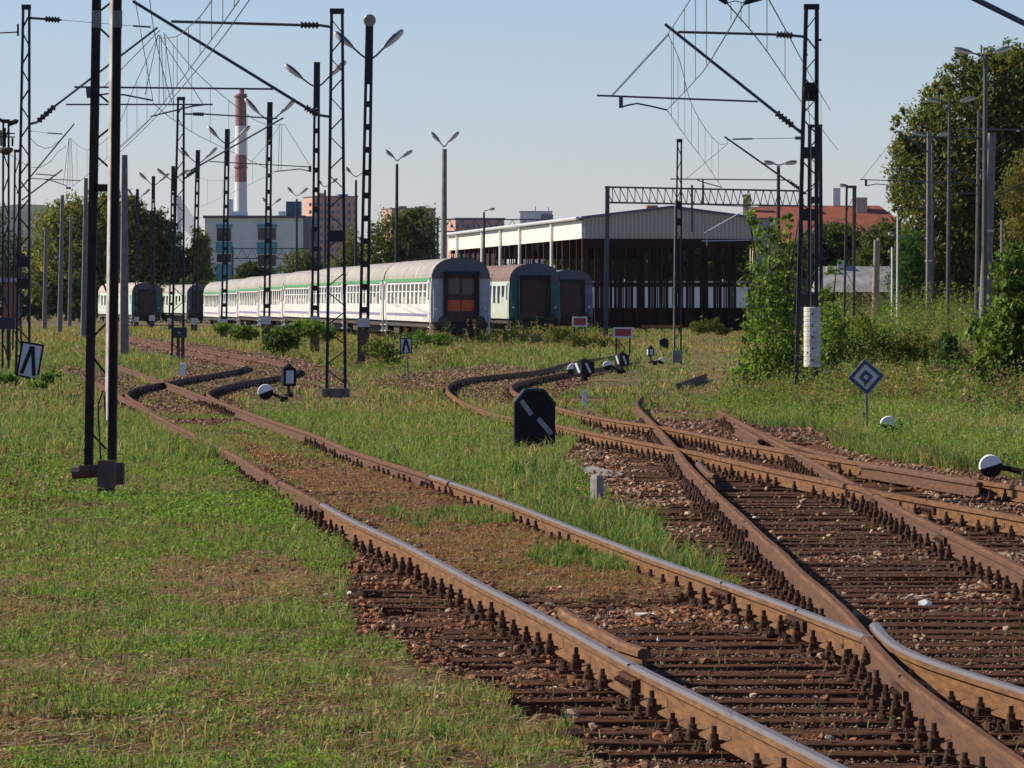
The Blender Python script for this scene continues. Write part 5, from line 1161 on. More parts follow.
# ------------------------------------------------------------------ the open shed
YS = 380.0; sd = -.108; ang = math.atan(-sd)
XL = gx(583, YS); XR = gx(754, YS + 1.3); Wd = (XR - XL) / math.cos(ang); zg = gf(YS); zeT, zeB, zp = on(0, 218, YS).z, on(0, 238.5, YS).z, on(0, 207, YS).z
SH = thing('open_shed', 'long open sided train shed with cream side panels and grey corrugated gable', 'train shed', (XL, YS, zg), rz=ang)
def L(x, y, z): return (x, y, z - zg)
LS = 100.0; hB, hT, hP = zeB - zg, zeT - zg, zp - zg
mCream = mat('shed_cream', (.80, .76, .66), .5, c2=(.70, .65, .56), scale=1.5, mix_lo=.3); mGrey, nt, b = newmat('shed_corrugated')
tc = nt.nodes.new('ShaderNodeTexCoord'); wv = nt.nodes.new('ShaderNodeTexWave'); wv.inputs['Scale'].default_value = 1.1; wv.inputs['Distortion'].default_value = 0
nt.links.new(tc.outputs['Object'], wv.inputs['Vector']); rp = nt.nodes.new('ShaderNodeValToRGB'); rp.color_ramp.elements[0].color = (.34, .31, .24, 1); rp.color_ramp.elements[1].color = (.46, .42, .33, 1); nt.links.new(wv.outputs['Fac'], rp.inputs['Fac']); nt.links.new(rp.outputs['Color'], b.inputs['Base Color']); b.inputs['Roughness'].default_value = .6
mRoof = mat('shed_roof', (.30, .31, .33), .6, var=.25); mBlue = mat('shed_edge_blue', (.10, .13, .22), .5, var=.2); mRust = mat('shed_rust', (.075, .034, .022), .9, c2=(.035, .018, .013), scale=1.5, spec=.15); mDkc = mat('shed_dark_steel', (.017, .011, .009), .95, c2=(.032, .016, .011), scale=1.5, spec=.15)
# gable of corrugated sheets
xp = Wd * .52; mb = MB(); n = 96; prev = None
vs = []; fs = []
for i in range(n + 1):
    x = Wd * i / n; zt = hT + (hP - hT) * (1 - abs(x - xp) / (xp if x < xp else Wd - xp)); dy = -.05 * (1 if i % 2 else 0)
    vs += [(x, dy, hB), (x, dy, zt)]
for i in range(n): fs.append((2 * i, 2 * i + 2, 2 * i + 3, 2 * i + 1))
mb.add(vs, fs); mb.add([(0, .12, hB), (Wd, .12, hB), (Wd, .12, hT), (xp, .12, hP), (0, .12, hT)], [(0, 1, 2, 3, 4)]); gb = mb.build('gable', mGrey, SH, local=True)
mb = MB(); mb.bar((-.15, -.1, hT + .05), (xp, -.1, hP + .05), .3, .14, up=(0, 0, 1)); mb.bar((xp, -.1, hP + .051), (Wd + .15, -.1, hT + .051), .3, .14, up=(0, 0, 1)); mb.build('verge', mBlue, gb, local=True)
mb = MB()
for xa, xb, za, zb in ((-.35, xp, hT, hP), (xp, Wd + .35, hP, hT)):
    mb.add([(xa, -.05, za + .02), (xb, -.05, zb + .02), (xb, LS, zb + .02), (xa, LS, za + .02), (xa, -.05, za - .10), (xb, -.05, zb - .10), (xb, LS, zb - .10), (xa, LS, za - .10)], [(0, 1, 2, 3), (7, 6, 5, 4), (0, 4, 5, 1), (1, 5, 6, 2), (2, 6, 7, 3), (3, 7, 4, 0)])
rf = mb.build('roof', mRoof, SH, local=True)
mb = MB(); mb.box((xp * .66 + 2.6, 14, hP + .12), (.8, .8, .5)); mb.build('roof_vent', mat('brick_vent', (.35, .14, .09), .8), rf, local=True)
mb = MB(); mb.tube([(-.40, -.1, hT - .02), (-.40, LS, hT - .02)], .14, 8); mb.build('gutter', M['pale_paint'], rf, local=True)
def yof(px):      # distance along the left wall that shows at pixel column px
    lo, hi = 0, 300
    for _ in range(50):
        m_ = (lo + hi) / 2; X = XL - math.sin(ang) * m_; Yw = YS + math.cos(ang) * m_
        if 512 + F * X / Yw > px: lo = m_
        else: hi = m_
    return lo
ends = [0.0] + [yof(q) for q in (554.5, 522.5, 503, 484.6, 459.6)] + [LS]
for a, b_ in zip(ends[:-1], ends[1:]):
    mb = MB(); mb.box((-.05, (a + b_) / 2, (hB + hT) / 2 - .08), (.1, b_ - a - .12, hT - hB - .16)); mb.build('side_panel', mCream, SH, local=True)
for a in ends[1:-1]:
    mb = MB(); mb.tube([(-.22, a, .1), (-.22, a, hT - .1)], .13, 8); mb.build('downpipe', M['white_paint'], SH, local=True)
for xr in (.15, Wd - .15):
    for j in range(9):
        mb = MB(); w_ = .42; y = .3 + j * 12.2; mb.box((xr, y, hB / 2 + .1), (.07, w_, hB + .3)); mb.box((xr - .17, y, hB / 2 + .1), (.05, w_, hB + .28)); mb.box((xr + .17, y, hB / 2 + .1), (.05, w_, hB + .28)); mb.build('column', mRust, SH, local=True)
for px_ in (599, 608.5, 618.5, 629.5, 641, 652.5, 664.5, 677, 690.5, 704.5, 718, 732.5):
    xr = (px_ - 583) / (754 - 583) * Wd; mb = MB(); mb.box((xr, .3, hB / 2 + .1), (.07, .45, hB + .3)); mb.box((xr - .20, .3, hB / 2 + .1), (.16, .45, hB + .28)); mb.box((xr + .20, .3, hB / 2 + .1), (.16, .45, hB + .28)); mb.build('column', mDkc, SH, local=True)
for j in range(24):
    if j % 3: mb = MB(); mb.box((.1, j * 4.1, hB / 2), (.2, .25, hB)); mb.build('side_post', mRust, SH, local=True)
for q_ in (((Wd / 2, .30, hB - .28), (Wd, .5, .75)), ((Wd / 2, .30, 3.35), (Wd, .5, .30)), ((Wd / 2, 30, hB - .3), (Wd, .25, .6)), ((Wd / 2, 60, hB - .5), (Wd, .25, 1.1))): mb = MB(); mb.box(*q_); mb.build('cross_beam', mDkc, SH, local=True)
for j in range(1, 9): mb = MB(); mb.box((Wd / 2, .4 + j * 12.2, hB - .1), (Wd, .2, .35)); mb.build('rafter', mDkc, SH, local=True)
mb = MB(); mb.box((Wd + .06, LS / 2, (hB + hT) / 2), (.1, LS, hT - hB)); mb.build('side_panel', mGrey, SH, local=True)
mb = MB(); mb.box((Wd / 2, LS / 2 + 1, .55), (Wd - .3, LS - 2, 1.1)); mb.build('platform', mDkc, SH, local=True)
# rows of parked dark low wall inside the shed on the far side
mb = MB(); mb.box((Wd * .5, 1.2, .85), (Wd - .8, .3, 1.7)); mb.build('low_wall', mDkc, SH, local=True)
# orange bench or trestle before the shed
p = on(662, 326.5, 345); t = thing('trestle', 'low orange brown trestle beam on the ground before the shed opening', 'trestle', (p.x, 345, gf(345))); mb = MB(); mb.box((p.x, 345, p.z), (2.7, .4, .16)); mb.build('beam', mat('orange_beam', (.42, .15, .06), .7, var=.3), t)
for s in (-1.1, 0, 1.1): mb = MB(); mb.box((p.x + s, 345, (gf(345) + p.z) / 2), (.15, .3, p.z - gf(345))); mb.build('support', mDkc, t)

# ------------------------------------------------------------------ far buildings
def house(name, label, px0, px1, top_py, Y, depth, mw, roof=None, roofm=None, wins=(), winm=None, cat='building', base=None, rz=0.0, ridge_py=None, group=None, extras=(), hip=0.0):
    X0, X1 = gx(px0, Y), gx(px1, Y); z0 = gf(Y) - .5 if base is None else on(0, base, Y).z; z1 = on(0, top_py, Y).z; w = X1 - X0; h = z1 - z0
    t = thing(name, label, cat, ((X0 + X1) / 2, Y, z0), group, rz)
    mb = MB(); mb.box((0, depth / 2, h / 2), (w, depth, h)); mb.build('wall', mw, t, local=True)
    if ridge_py is not None:
        zr = on(0, ridge_py, Y).z - z0; e = .35
        mb = MB(); mb.add([(-w/2 - e, -e, h + .004), (w/2 + e, -e, h + .004), (w/2 + e, depth + e, h + .004), (-w/2 - e, depth + e, h + .004), (-w/2 + 0, depth / 2, zr), (w/2 - hip, depth / 2, zr)], [(0, 1, 5, 4), (2, 3, 4, 5), (1, 2, 5), (3, 0, 4), (3, 2, 1, 0)]); mb.build('roof', roofm, t, local=True)
    elif roofm:
        mb = MB(); mb.box((0, depth / 2, h + .16), (w + .5, depth + .5, .32)); mb.build('roof', roofm, t, local=True)
    def W(px, py): return gx(px, Y) - t.location.x, on(0, py, Y).z - z0
    for a, b_, c_, d_ in wins:
        xa, za = W(a, c_); xb, zb = W(b_, d_); mb = MB(); mb.box(((xa + xb) / 2, -.02, (za + zb) / 2), (abs(xb - xa), .08, abs(zb - za))); mb.build('window', winm or M['glass_dark'], t, local=True)
    for nm, a, b_, c_, d_, yy0, dd, mm in extras:
        xa, za = W(a, c_); xb, zb = W(b_, d_); mb = MB(); mb.box(((xa + xb) / 2, yy0 + dd / 2, (za + zb) / 2), (abs(xb - xa), dd, abs(zb - za))); mb.build(nm, mm, t, local=True)
    return t
cy = mat('cyan_panel', (.10, .30, .33), .6, var=.25); pw = mat('pale_render', (.66, .67, .58), .85, c2=(.57, .58, .51), scale=.5); dkr = mat('dark_roof_edge', (.10, .11, .14), .7); lb = mat('blue_shade_wall', (.20, .27, .38), .85)
house('office_building', 'pale flat-roofed building with cyan window panels behind the white coaches', 205, 303, 218, 690, 14, pw, None, dkr, [(217, 231, 228, 241), (258, 276, 228, 240), (217, 231, 254, 262), (258, 276, 255, 266), (311, 316, 228, 241)],
      extras=[('panel', 216, 232.5, 224, 227.5, -.10, .08, cy), ('panel', 216, 232.5, 242, 253, -.10, .08, cy), ('panel', 216, 232.5, 264, 282, -.10, .08, cy), ('panel', 257, 277, 224, 227.5, -.10, .08, cy), ('panel', 257, 277, 242, 254, -.10, .08, cy), ('panel', 257, 277, 268, 282, -.10, .08, cy), ('rooftop_box', 285, 300, 201, 215.5, 3, 3, mat('roof_box', (.10, .12, .16), .7)), ('rooftop_box', 227, 232, 199, 216, 2, 1.5, M['white_paint']), ('rooftop_box', 232, 246, 211, 216, 2, 3, M['white_paint']), ('rooftop_box', 278, 284, 211, 216, 2, 3, M['white_paint']), ('stair_block', 303, 318, 216, 285, 1, 8, mat('shaded_render', (.27, .29, .29), .85))])
def flats(label, px0, px1, top, Y, mw, cols, rows, split=None, m2=None, extras=(), bot=262):
    wl = []
    for i in range(cols):
        for j in range(rows):
            a = px0 + (px1 - px0) * (i + .3) / cols; b_ = px0 + (px1 - px0) * (i + .72) / cols; c_ = top + 4 + (bot - top - 4) * (j + .25) / rows; d_ = c_ + (bot - top) / rows * .45; wl.append((a, b_, c_, d_))
    ex = list(extras)
    return house('apartment_block', label, px0 + (px1 - px0) * .12, px1, top, Y, 14, mw, None, mat('flat_roof', (.22, .2, .22), .8), wl, mat('flat_window', (.13, .13, .20), .5), 'apartment block', group='distant apartment blocks', extras=ex, rz=.24)
pk = mat('pink_render', (.50, .30, .22), .85, c2=(.44, .26, .20), scale=.2); orr = mat('orange_render', (.62, .33, .17), .85); pur = mat('mauve_render', (.24, .20, .26), .85)
flats('tall pink apartment block with an orange end strip, left of the mid trees', 307, 358, 197, 1500, pk, 9, 9, 314, orr, extras=[('rooftop_box', 320, 326, 193, 197, 2, 4, pk), ('rooftop_box', 340, 350, 194, 197, 2, 4, pur)], bot=268)
flats('pink apartment block whose upper floors show above the mid trees', 385, 436, 209, 1650, pk, 9, 8, 392, orr, extras=[('rooftop_box', 400, 408, 206, 209, 2, 5, pur), ('rooftop_box', 420, 428, 206, 209, 2, 5, pur)], bot=268)
flats('low orange and mauve apartment block just above the shed roof', 448, 505, 219, 1400, mat('salmon_render', (.50, .30, .24), .85), 10, 6, 466, orr, bot=262)
house('apartment_block', 'pale distant rooftops left of the shed gable', 520, 552, 212, 1700, 14, mat('pale_far', (.78, .78, .76), .85), None, mat('pale_far_roof', (.42, .43, .45), .8), group='distant apartment blocks', cat='apartment block', extras=[('rooftop_box', 541, 553, 214, 219, -1, 1, pur), ('antenna', 535.2, 535.9, 206, 212, 3, .6, dkr), ('antenna', 548, 548.7, 207, 212, 3, .6, dkr)])
rr_ = mat('red_tiles', (.29, .074, .028), .8, c2=(.18, .050, .024), scale=1.2); crm = mat('cream_wall', (.62, .52, .38), .85)
house('red_roofed_house', 'long red tiled house with brick chimney behind the dark trees on the right', 765, 925, 243, 430, 15, mat('rust_wall', (.30, .16, .11), .85), None, rr_, ridge_py=204, hip=3.2, extras=[('chimney', 861, 872, 196, 215, 6.0, .9, mat('chimney_brick', (.50, .38, .30), .85)), ('chimney', 804, 808, 197, 215, 6.0, .8, crm), ('vent_pipe', 838.5, 846, 186, 212, 7.5, .6, M['lamp_white'])], wins=[(880, 886, 250, 262), (900, 906, 250, 262)])
t = house('cream_house', 'cream gabled house wall with brick chimney at the right end of the shed', 754, 779, 218, 412, 8, crm, None, rr_, ridge_py=206, extras=[('chimney', 744, 752, 194, 215, 2, .8, mat('chimney_pink', (.55, .40, .33), .85))], wins=[(757, 761, 240, 248)])
gr_ = mat('grey_sheet_roof', (.33, .32, .31), .6, c2=(.20, .185, .18), scale=1.2); wd = mat('brown_boards', (.095, .045, .036), .85, c2=(.06, .03, .025), scale=1, stretch=(8, 1, .3))
house('brown_hut', 'brown boarded hut with a pale grey roof behind the right hand shrubs', 822, 893, 292, 320, 6, wd, None, gr_, ridge_py=266, extras=[('porch_wall', 858, 870, 308, 330, -.4, .3, mat('grey_block', (.33, .31, .33), .9)), ('roof_box', 840, 847, 260, 268, 2.5, .6, M['pale_paint']), ('roof_box', 829, 836, 267, 275, 2.0, .6, M['pale_paint'])])
house('white_wall', 'long low white building seen through the gaps of the shed columns', 560, 752, 284, 560, 6, mat('white_wall', (.70, .69, .66), .8, var=.15), None, mat('grey_far', (.4, .4, .4), .8), cat='low building')
house('red_block', 'small reddish hut at the left edge below the far trees', 2, 17, 282, 420, 4, mat('red_hut', (.24, .10, .07), .85), None, mat('grey_hut_roof', (.42, .42, .42), .7), cat='hut', wins=[(5, 8, 290, 302)])
# chimney
YC = 1250; t = thing('factory_chimney', 'tall red and white striped factory chimney', 'chimney', (gx(241, YC), YC, gf(YC)))
edges = [330, 215, 182, 154, 126, 103, 96]; chr_ = mat('chimney_red', (.32, .14, .13), .8, var=.2, scale=.1); chw = mat('chimney_white', (.72, .70, .68), .8, var=.15, scale=.1)
zz = [gf(YC)] + [on(0, e, YC).z for e in edges[1:]]; Ht = zz[-1] - zz[0]
cols_ = [chw, chr_ , chw, chr_, chw, chr_]
bands_ = [(330, 183, chw), (183, 156, chr_), (156, 127, chw), (127, 110, chr_), (110, 104, chr_), (104, 95, chr_)]
for a, b_, mm in [(330, 182, chw), (182, 155, chr_), (155, 126, chw), (126, 95, chr_)]:
    za = gf(YC) if a == 330 else on(0, a, YC).z; zb = on(0, b_, YC).z; ra = 1.62 - .32 * (za - zz[0]) / Ht; rb = 1.62 - .32 * (zb - zz[0]) / Ht
    mb = MB(); mb.lathe((gx(241, YC), YC, za), (0, 0, 1), [(0, ra), (zb - za, rb)], 24); mb.build('band', mm, t)
mb = MB(); mb.lathe((gx(242, YC), YC, on(0, 95, YC).z), (0, 0, 1), [(0, 1.3), (.3, 1.3), (.31, .6), (1.6, .55)], 16); mb.build('top', chr_, t)
for py in (97, 168): 
    mb = MB(); mb.lathe((gx(241, YC), YC, on(0, py, YC).z), (0, 0, 1), [(0, 1.62), (.3, 1.62)], 20); mb.build('gallery', mat('gallery_dark', (.18, .08, .09), .7), t)
# cable stayed pylon
YB = 1300; t = thing('bridge_pylon', 'white bridge pylon with a fan of stay cables beyond the left trees', 'bridge pylon', (gx(179.5, YB), YB, gf(YB)))
mb = MB(); mb.box((gx(179.5, YB), YB, (gf(YB) + on(0, 196, YB).z) / 2), (1.0, 1.6, on(0, 196, YB).z - gf(YB))); mb.build('pylon', M['white_paint'], t)
for i in range(9): 
    mb = MB(); mb.tube([on(180.5, 200 + i * 3.2, YB), on(188 + i * 1.3 if i < 6 else 190, 222 + i * 2.4, YB + 2)] if False else [on(181, 200 + i * 3, YB), on(196, 222 + i * 2.6, YB)], .11, 5); mb.build('stay_cable', M['white_paint'], t)
# bridge
# hills
for i, (pts, Yh, cc) in enumerate([([(-900, 285), (-400, 255), (-200, 232), (-60, 212), (20, 204), (45, 205), (70, 214), (130, 236), (200, 262), (300, 290)], 3600, (.05, .075, .055))]):
    mb = MB(); P = [on(a, b_, Yh) for a, b_ in pts]; n = len(P); vs = []
    for k_, q in enumerate(P): vs += [(q.x, Yh - 700, -5), (q.x, Yh - 250, max(0, q.z * .7)), (q.x, Yh, q.z), (q.x * 1.05, Yh + 600, -5)]
    fs = [(4 * k_ + j, 4 * k_ + 4 + j, 4 * k_ + 5 + j, 4 * k_ + 1 + j) for k_ in range(n - 1) for j in range(3)]
    mb.add(vs, fs); o = mb.build('hills', mat('wooded_hill', cc, .95, var=.4, scale=.02), None, smooth=True); tag(o, 'wooded hill on the horizon at far left', 'hill', kind='structure')

# ------------------------------------------------------------------ trees and shrubs
def crown(blobs, n, size, cols, inner=.35, flat=.9, clump=26, clump_r=.16):
    """blobs: (cx,cy,cz,rx,ry,rz) -> leaves gathered in clumps through the volume"""
    vol = np.array([b[3] * b[4] * b[5] for b in blobs]) ** .8; vol = vol / vol.sum(); P = []; T = []
    nc = max(1, n // clump)
    bi = RNG.choice(len(blobs), nc, p=vol); B = np.array(blobs)[bi]
    d = RNG.normal(0, 1, (nc, 3)); d /= np.linalg.norm(d, axis=1)[:, None]; rad = (inner + (1 - inner) * RNG.random(nc) ** .5) * RNG.uniform(.72, 1.18, nc)
    C = B[:, :3] + d * rad[:, None] * B[:, 3:6]
    cr = clump_r * (B[:, 3:6].mean(1)) * RNG.uniform(.6, 1.4, nc); tone = RNG.random(nc)
    pts = C[:, None, :] + RNG.normal(0, 1, (nc, clump, 3)) * cr[:, None, None] * np.array([1, 1, .7])
    tn = np.repeat(tone, clump); pts = pts.reshape(-1, 3); cols = np.array(cols)
    ci = np.clip((tn * len(cols) + RNG.normal(0, .35, len(tn))).astype(int), 0, len(cols) - 1)
    col = cols[ci] * RNG.uniform(.7, 1.25, (len(tn), 1))
    return leaf_cloud(pts, np.full(len(pts), size), col, flat)
def plant(name, label, cat, base, blobs, n, size, cols, trunk=None, group=None, stems=(), m=None, inner=.35, clump=26, clump_r=.16, floor=True):
    t = thing(name, label, cat, base, group); V, q, C = crown(blobs, n, size, cols, inner, .9, clump, clump_r)
    if floor: V[:, 2] = np.maximum(V[:, 2], base[2] + .02)
    fast_mesh('crown' if 'tree' in name else 'foliage', V, quads=q, cols=C, m=m or M['leaf'], parent=t, origin=base)
    if trunk:
        mb = MB(); r, h = trunk; b = Vector(base); rr = random.Random(int(abs(base[0] * 10)) + 3); top = b + Vector((rr.uniform(-.3, .3), 0, h))
        mb.tube([b + Vector((0, 0, -.2)), b.lerp(top, .5) + Vector((rr.uniform(-.15, .15), 0, 0)), top], [r, r * .75, r * .5], 9)
        for bl in blobs[:14]:
            c = Vector(bl[:3]); mid = top.lerp(c, .5) + Vector((0, 0, -.1 * h * .3)); mb.tube([top + Vector((0, 0, -rr.uniform(0, .3) * h)), mid, c], [r * .45, r * .28, r * .1], 6)
        mb.build('trunk', M['bark'], t)
    if stems:
        mb = MB()
        for s in stems: mb.tube([Vector(p) for p in s], [.022] * (len(s) - 1) + [.008], 6)
        mb.build('stems', M['bark'], t)
    return t
def pxblobs(lst, Y, depth=1.0):
    """(px,py,rx_px,ry_px) at depth Y"""
    k = 1 / ppm(Y); r_ = []
    for i, (a, b, rx, ry) in enumerate(lst):
        p = on(a, b, Y + ((i * 37) % 7 - 3) / 3 * depth * .5); r_.append((p.x, p.y, p.z, rx * k, max(rx, ry) * k * .8 * depth, ry * k))
    return r_
def base_at(px, Y): return (gx(px, Y), Y, gf(Y))
DG = [(.050, .080, .020), (.080, .115, .026), (.112, .145, .032), (.150, .170, .040)]; OG = [(.095, .105, .025), (.145, .145, .032), (.185, .170, .040), (.22, .175, .045)]; BG = [(.080, .140, .020), (.135, .215, .030), (.185, .280, .042), (.24, .33, .06)]
YT = 330
plant('large_tree', 'large dense tree filling the upper right, behind the lamp posts', 'tree', base_at(975, YT), pxblobs([(960, 130, 45, 45), (995, 90, 38, 42), (930, 135, 32, 38), (915, 170, 28, 40), (945, 200, 45, 50), (990, 170, 45, 60), (1025, 120, 40, 60), (930, 245, 40, 40), (975, 250, 45, 50), (965, 75, 24, 26), (1000, 60, 22, 18), (1018, 72, 26, 30), (1030, 90, 30, 40), (1010, 250, 34, 50), (1020, 300, 40, 40), (905, 130, 16, 22), (900, 195, 14, 26), (940, 95, 22, 20), (1030, 200, 40, 60), (960, 300, 50, 30), (920, 295, 30, 26), (1000, 290, 40, 34), (945, 320, 30, 12), (985, 240, 36, 50), (955, 265, 30, 40), (1075, 140, 50, 70), (1090, 230, 60, 70)], YT, 1.0), 115000, .29, [tuple(v * 1.3 for v in c_) for c_ in DG] + OG[1:4], (.45, 7), 'trees on the right', clump=22, clump_r=.13)
plant('yellowing_tree', 'smaller yellow green tree at the right edge, right of the thick leaning pole', 'tree', base_at(1022, 270), pxblobs([(1012, 190, 18, 30), (1020, 240, 22, 40), (1030, 200, 26, 50), (1015, 290, 22, 30), (1040, 270, 30, 50), (1045, 160, 24, 30)], 270), 13000, .18, OG + [(.20, .17, .035)], (.2, 4), 'trees on the right', clump=20)
plant('dark_tree', 'dark rounded tree in front of the red roof, left one', 'tree', base_at(835, 400), pxblobs([(830, 250, 28, 26), (850, 262, 24, 32), (812, 262, 22, 32), (836, 234, 20, 12), (862, 246, 16, 18), (800, 256, 14, 22)], 400), 13000, .28, DG[:3], (.25, 3.5), 'trees on the right')
plant('dark_tree', 'dark rounded tree in front of the red roof, right one', 'tree', base_at(885, 395), pxblobs([(885, 245, 22, 26), (900, 260, 20, 34), (870, 270, 20, 30), (886, 232, 16, 12), (908, 244, 12, 16)], 395), 11000, .28, DG[:3], (.25, 3.5), 'trees on the right')
plant('leafy_bush', 'bright green ivy-like bush left of the slim grey concrete pole', 'bush', base_at(908, 292), pxblobs([(908, 250, 14, 22), (906, 285, 18, 30), (918, 310, 18, 22), (900, 315, 14, 18), (912, 272, 14, 24)], 292), 9000, .16, [(.03, .075, .014), (.045, .10, .02), (.06, .13, .025)], None, 'bushes on the right')
YW = 620
for lab, bl, cols, px in [('broad olive green tree at far left behind the concrete poles', [(68, 222, 30, 28), (50, 250, 24, 38), (85, 250, 26, 44), (75, 285, 40, 36), (95, 205, 16, 18), (40, 290, 20, 30)], OG + DG[2:], 68),
                      ('olive green tree behind the grey concrete pole', [(112, 222, 22, 30), (128, 245, 20, 40), (110, 280, 26, 36), (138, 215, 12, 20)], OG + DG[1:], 115),
                      ('darker tree right of the grey concrete pole', [(150, 232, 18, 24), (142, 265, 20, 36), (160, 275, 18, 34)], DG + OG[:1], 150),
                      ('dark narrow conifer by the bridge pylon', [(172, 240, 8, 20), (172, 268, 14, 30), (182, 280, 13, 30), (170, 225, 5, 10), (195, 285, 14, 28)], DG[:2], 176),
                      ('low olive tree beside the pale building', [(200, 255, 8, 24), (203, 285, 10, 24), (193, 262, 6, 14)], OG[:3], 201)]:
    plant('far_tree', lab, 'tree', base_at(px, YW), pxblobs(bl, YW), 14000 if px < 160 else 8000, .50, [tuple(v * 1.45 for v in c_) for c_ in cols], (.3, 5), 'trees beyond the far coaches', m=M['leaf_far'])
plant('far_tree', 'dark tree at the left edge behind the thin twin pole', 'tree', base_at(8, 700), pxblobs([(5, 250, 22, 30), (-20, 240, 30, 40), (25, 270, 18, 30), (10, 285, 30, 24)], 700), 7000, .42, DG[:3], (.3, 5), 'trees beyond the far coaches', m=M['leaf_far'])
plant('round_tree', 'dark green round tree between the apartment blocks', 'tree', base_at(412, 520), pxblobs([(395, 235, 24, 24), (425, 232, 16, 22), (410, 222, 18, 14), (380, 255, 20, 22), (425, 260, 16, 24), (400, 265, 26, 20), (375, 238, 10, 14), (415, 213, 8, 6)], 520), 14000, .30, DG, (.3, 4), 'trees behind the coaches')
for lab, px, bl, cols, YQ in [('pale green willow-like bush in front of the tall pink block', 352, [(352, 250, 16, 20), (345, 268, 16, 16), (362, 262, 14, 16)], OG[:3], 560), ('grey green bush before the pale building', 300, [(300, 262, 16, 14), (312, 270, 14, 14), (288, 272, 14, 10)], OG[:2] + DG[2:], 600), ('dark low bush left of the pale building front', 255, [(250, 272, 12, 10), (264, 276, 12, 10), (243, 280, 10, 10)], DG[:3], 600)]:
    plant('far_bush', lab, 'bush', base_at(px, YQ), pxblobs(bl, YQ), 4500, .30, cols, None, 'bushes behind the coaches', m=M['leaf_far'])
# hedge line that closes the horizon behind everything
for i, (a, b_, YQ, lab) in enumerate([(-60, 215, 580, 'dark far hedge below the left trees'), (430, 600, 760, 'dark far hedge behind the shed'), (560, 800, 600, 'dark tree line seen through the shed columns'), (760, 960, 520, 'dark far hedge below the red roof')]):
    n_ = 7; plant('hedge', lab, 'hedge', base_at((a + b_) / 2, YQ), pxblobs([(a + (b_ - a) * (k_ + .5) / n_, (300, 283, 258, 283)[i], (b_ - a) / n_ * .75, (24, 22, 30, 22)[i]) for k_ in range(n_)], YQ, .6), 40000 if i == 2 else 9000, .6, DG[:2], None, 'far hedges', m=M['leaf_far'])
# near shrubs
YSH = 124
def shoots(base_px, tops, Y):
    return [[(gx(b_, Y), Y + random.uniform(-.3, .3), gf(Y))] + [tuple(on(b_ + (tx - b_) * f ** 1.4, 0, Y).xy) + (gf(Y) + (on(tx, ty, Y).z - gf(Y)) * f,) for f in (.35, .7, 1)] for b_, tx, ty in tops]
sh = shoots(770, [(772, 745, 198), (768, 752, 230), (775, 768, 225), (778, 800, 212), (762, 748, 290), (785, 790, 235), (775, 760, 260), (790, 800, 250)], YSH)
plant('tall_shrub', 'tall ragged shrub with long leafy shoots wrapped round the mast with white counterweights', 'shrub', base_at(775, YSH),
      pxblobs([(772, 330, 24, 40), (765, 285, 18, 30), (785, 290, 14, 34), (780, 250, 10, 24), (768, 375, 34, 26), (745, 372, 14, 12), (760, 245, 7, 20), (790, 360, 18, 34), (752, 222, 5, 16), (747, 203, 4, 8), (790, 220, 9, 7), (772, 232, 5, 16), (798, 265, 6, 14), (755, 320, 10, 20), (752, 270, 5, 8)], YSH), 5400, .13, [(.05, .09, .016)] + BG, None, 'shrubs by the right hand mast', stems=sh, clump=9, clump_r=.24)
sh2 = shoots(826, [(826, 838, 258), (822, 822, 280), (830, 832, 300), (835, 846, 310)], 128)
plant('tall_shrub', 'bright shrub with one arching shoot just right of the white counterweights', 'shrub', base_at(830, 128), pxblobs([(830, 335, 14, 30), (845, 350, 18, 24), (826, 300, 6, 14), (832, 272, 6, 8), (822, 370, 22, 20), (838, 261, 5, 4), (852, 362, 16, 18)], 128), 3600, .12, [(.05, .09, .016)] + BG, None, 'shrubs by the right hand mast', stems=sh2, clump=9, clump_r=.24)
for lab, px, Y_, bl, n_, s_, cols in [
    ('mixed green weed thicket behind the diamond board', 885, 133, [(870, 345, 22, 16), (895, 352, 22, 14), (915, 345, 20, 18), (885, 335, 14, 10), (862, 325, 12, 12)], 4200, .10, BG[:3] + OG[1:]),
    ('low thicket right of the slim grey concrete pole', 945, 128, [(945, 358, 14, 14), (930, 352, 14, 12), (962, 360, 14, 12)], 1700, .10, OG[:3] + BG[:1]),
    ('young dark sapling standing in the bank grass', 948, 118, [(948, 352, 7, 18), (952, 368, 7, 14), (944, 340, 4, 8)], 1500, .11, [(.03, .05, .02), (.06, .10, .03), (.09, .15, .04)]),
    ('broad bright green bush at the right edge with large leaves', 1012, 100, [(1012, 320, 24, 34), (1000, 350, 22, 30), (1022, 370, 26, 36), (984, 330, 14, 18), (1014, 272, 18, 26), (1025, 410, 24, 26), (1006, 398, 22, 24), (990, 372, 14, 20), (1045, 330, 30, 50)], 11000, .14, [(.05, .09, .016)] + BG),
    ('dark leafy tuft low on the right bank', 990, 93, [(990, 425, 14, 9), (1004, 418, 14, 12)], 1600, .10, BG[:3])]:
    plant('bush', lab, 'bush', base_at(px, Y_), pxblobs(bl, Y_), n_, s_, cols, None, 'bushes of the right bank', clump=14, clump_r=.2)
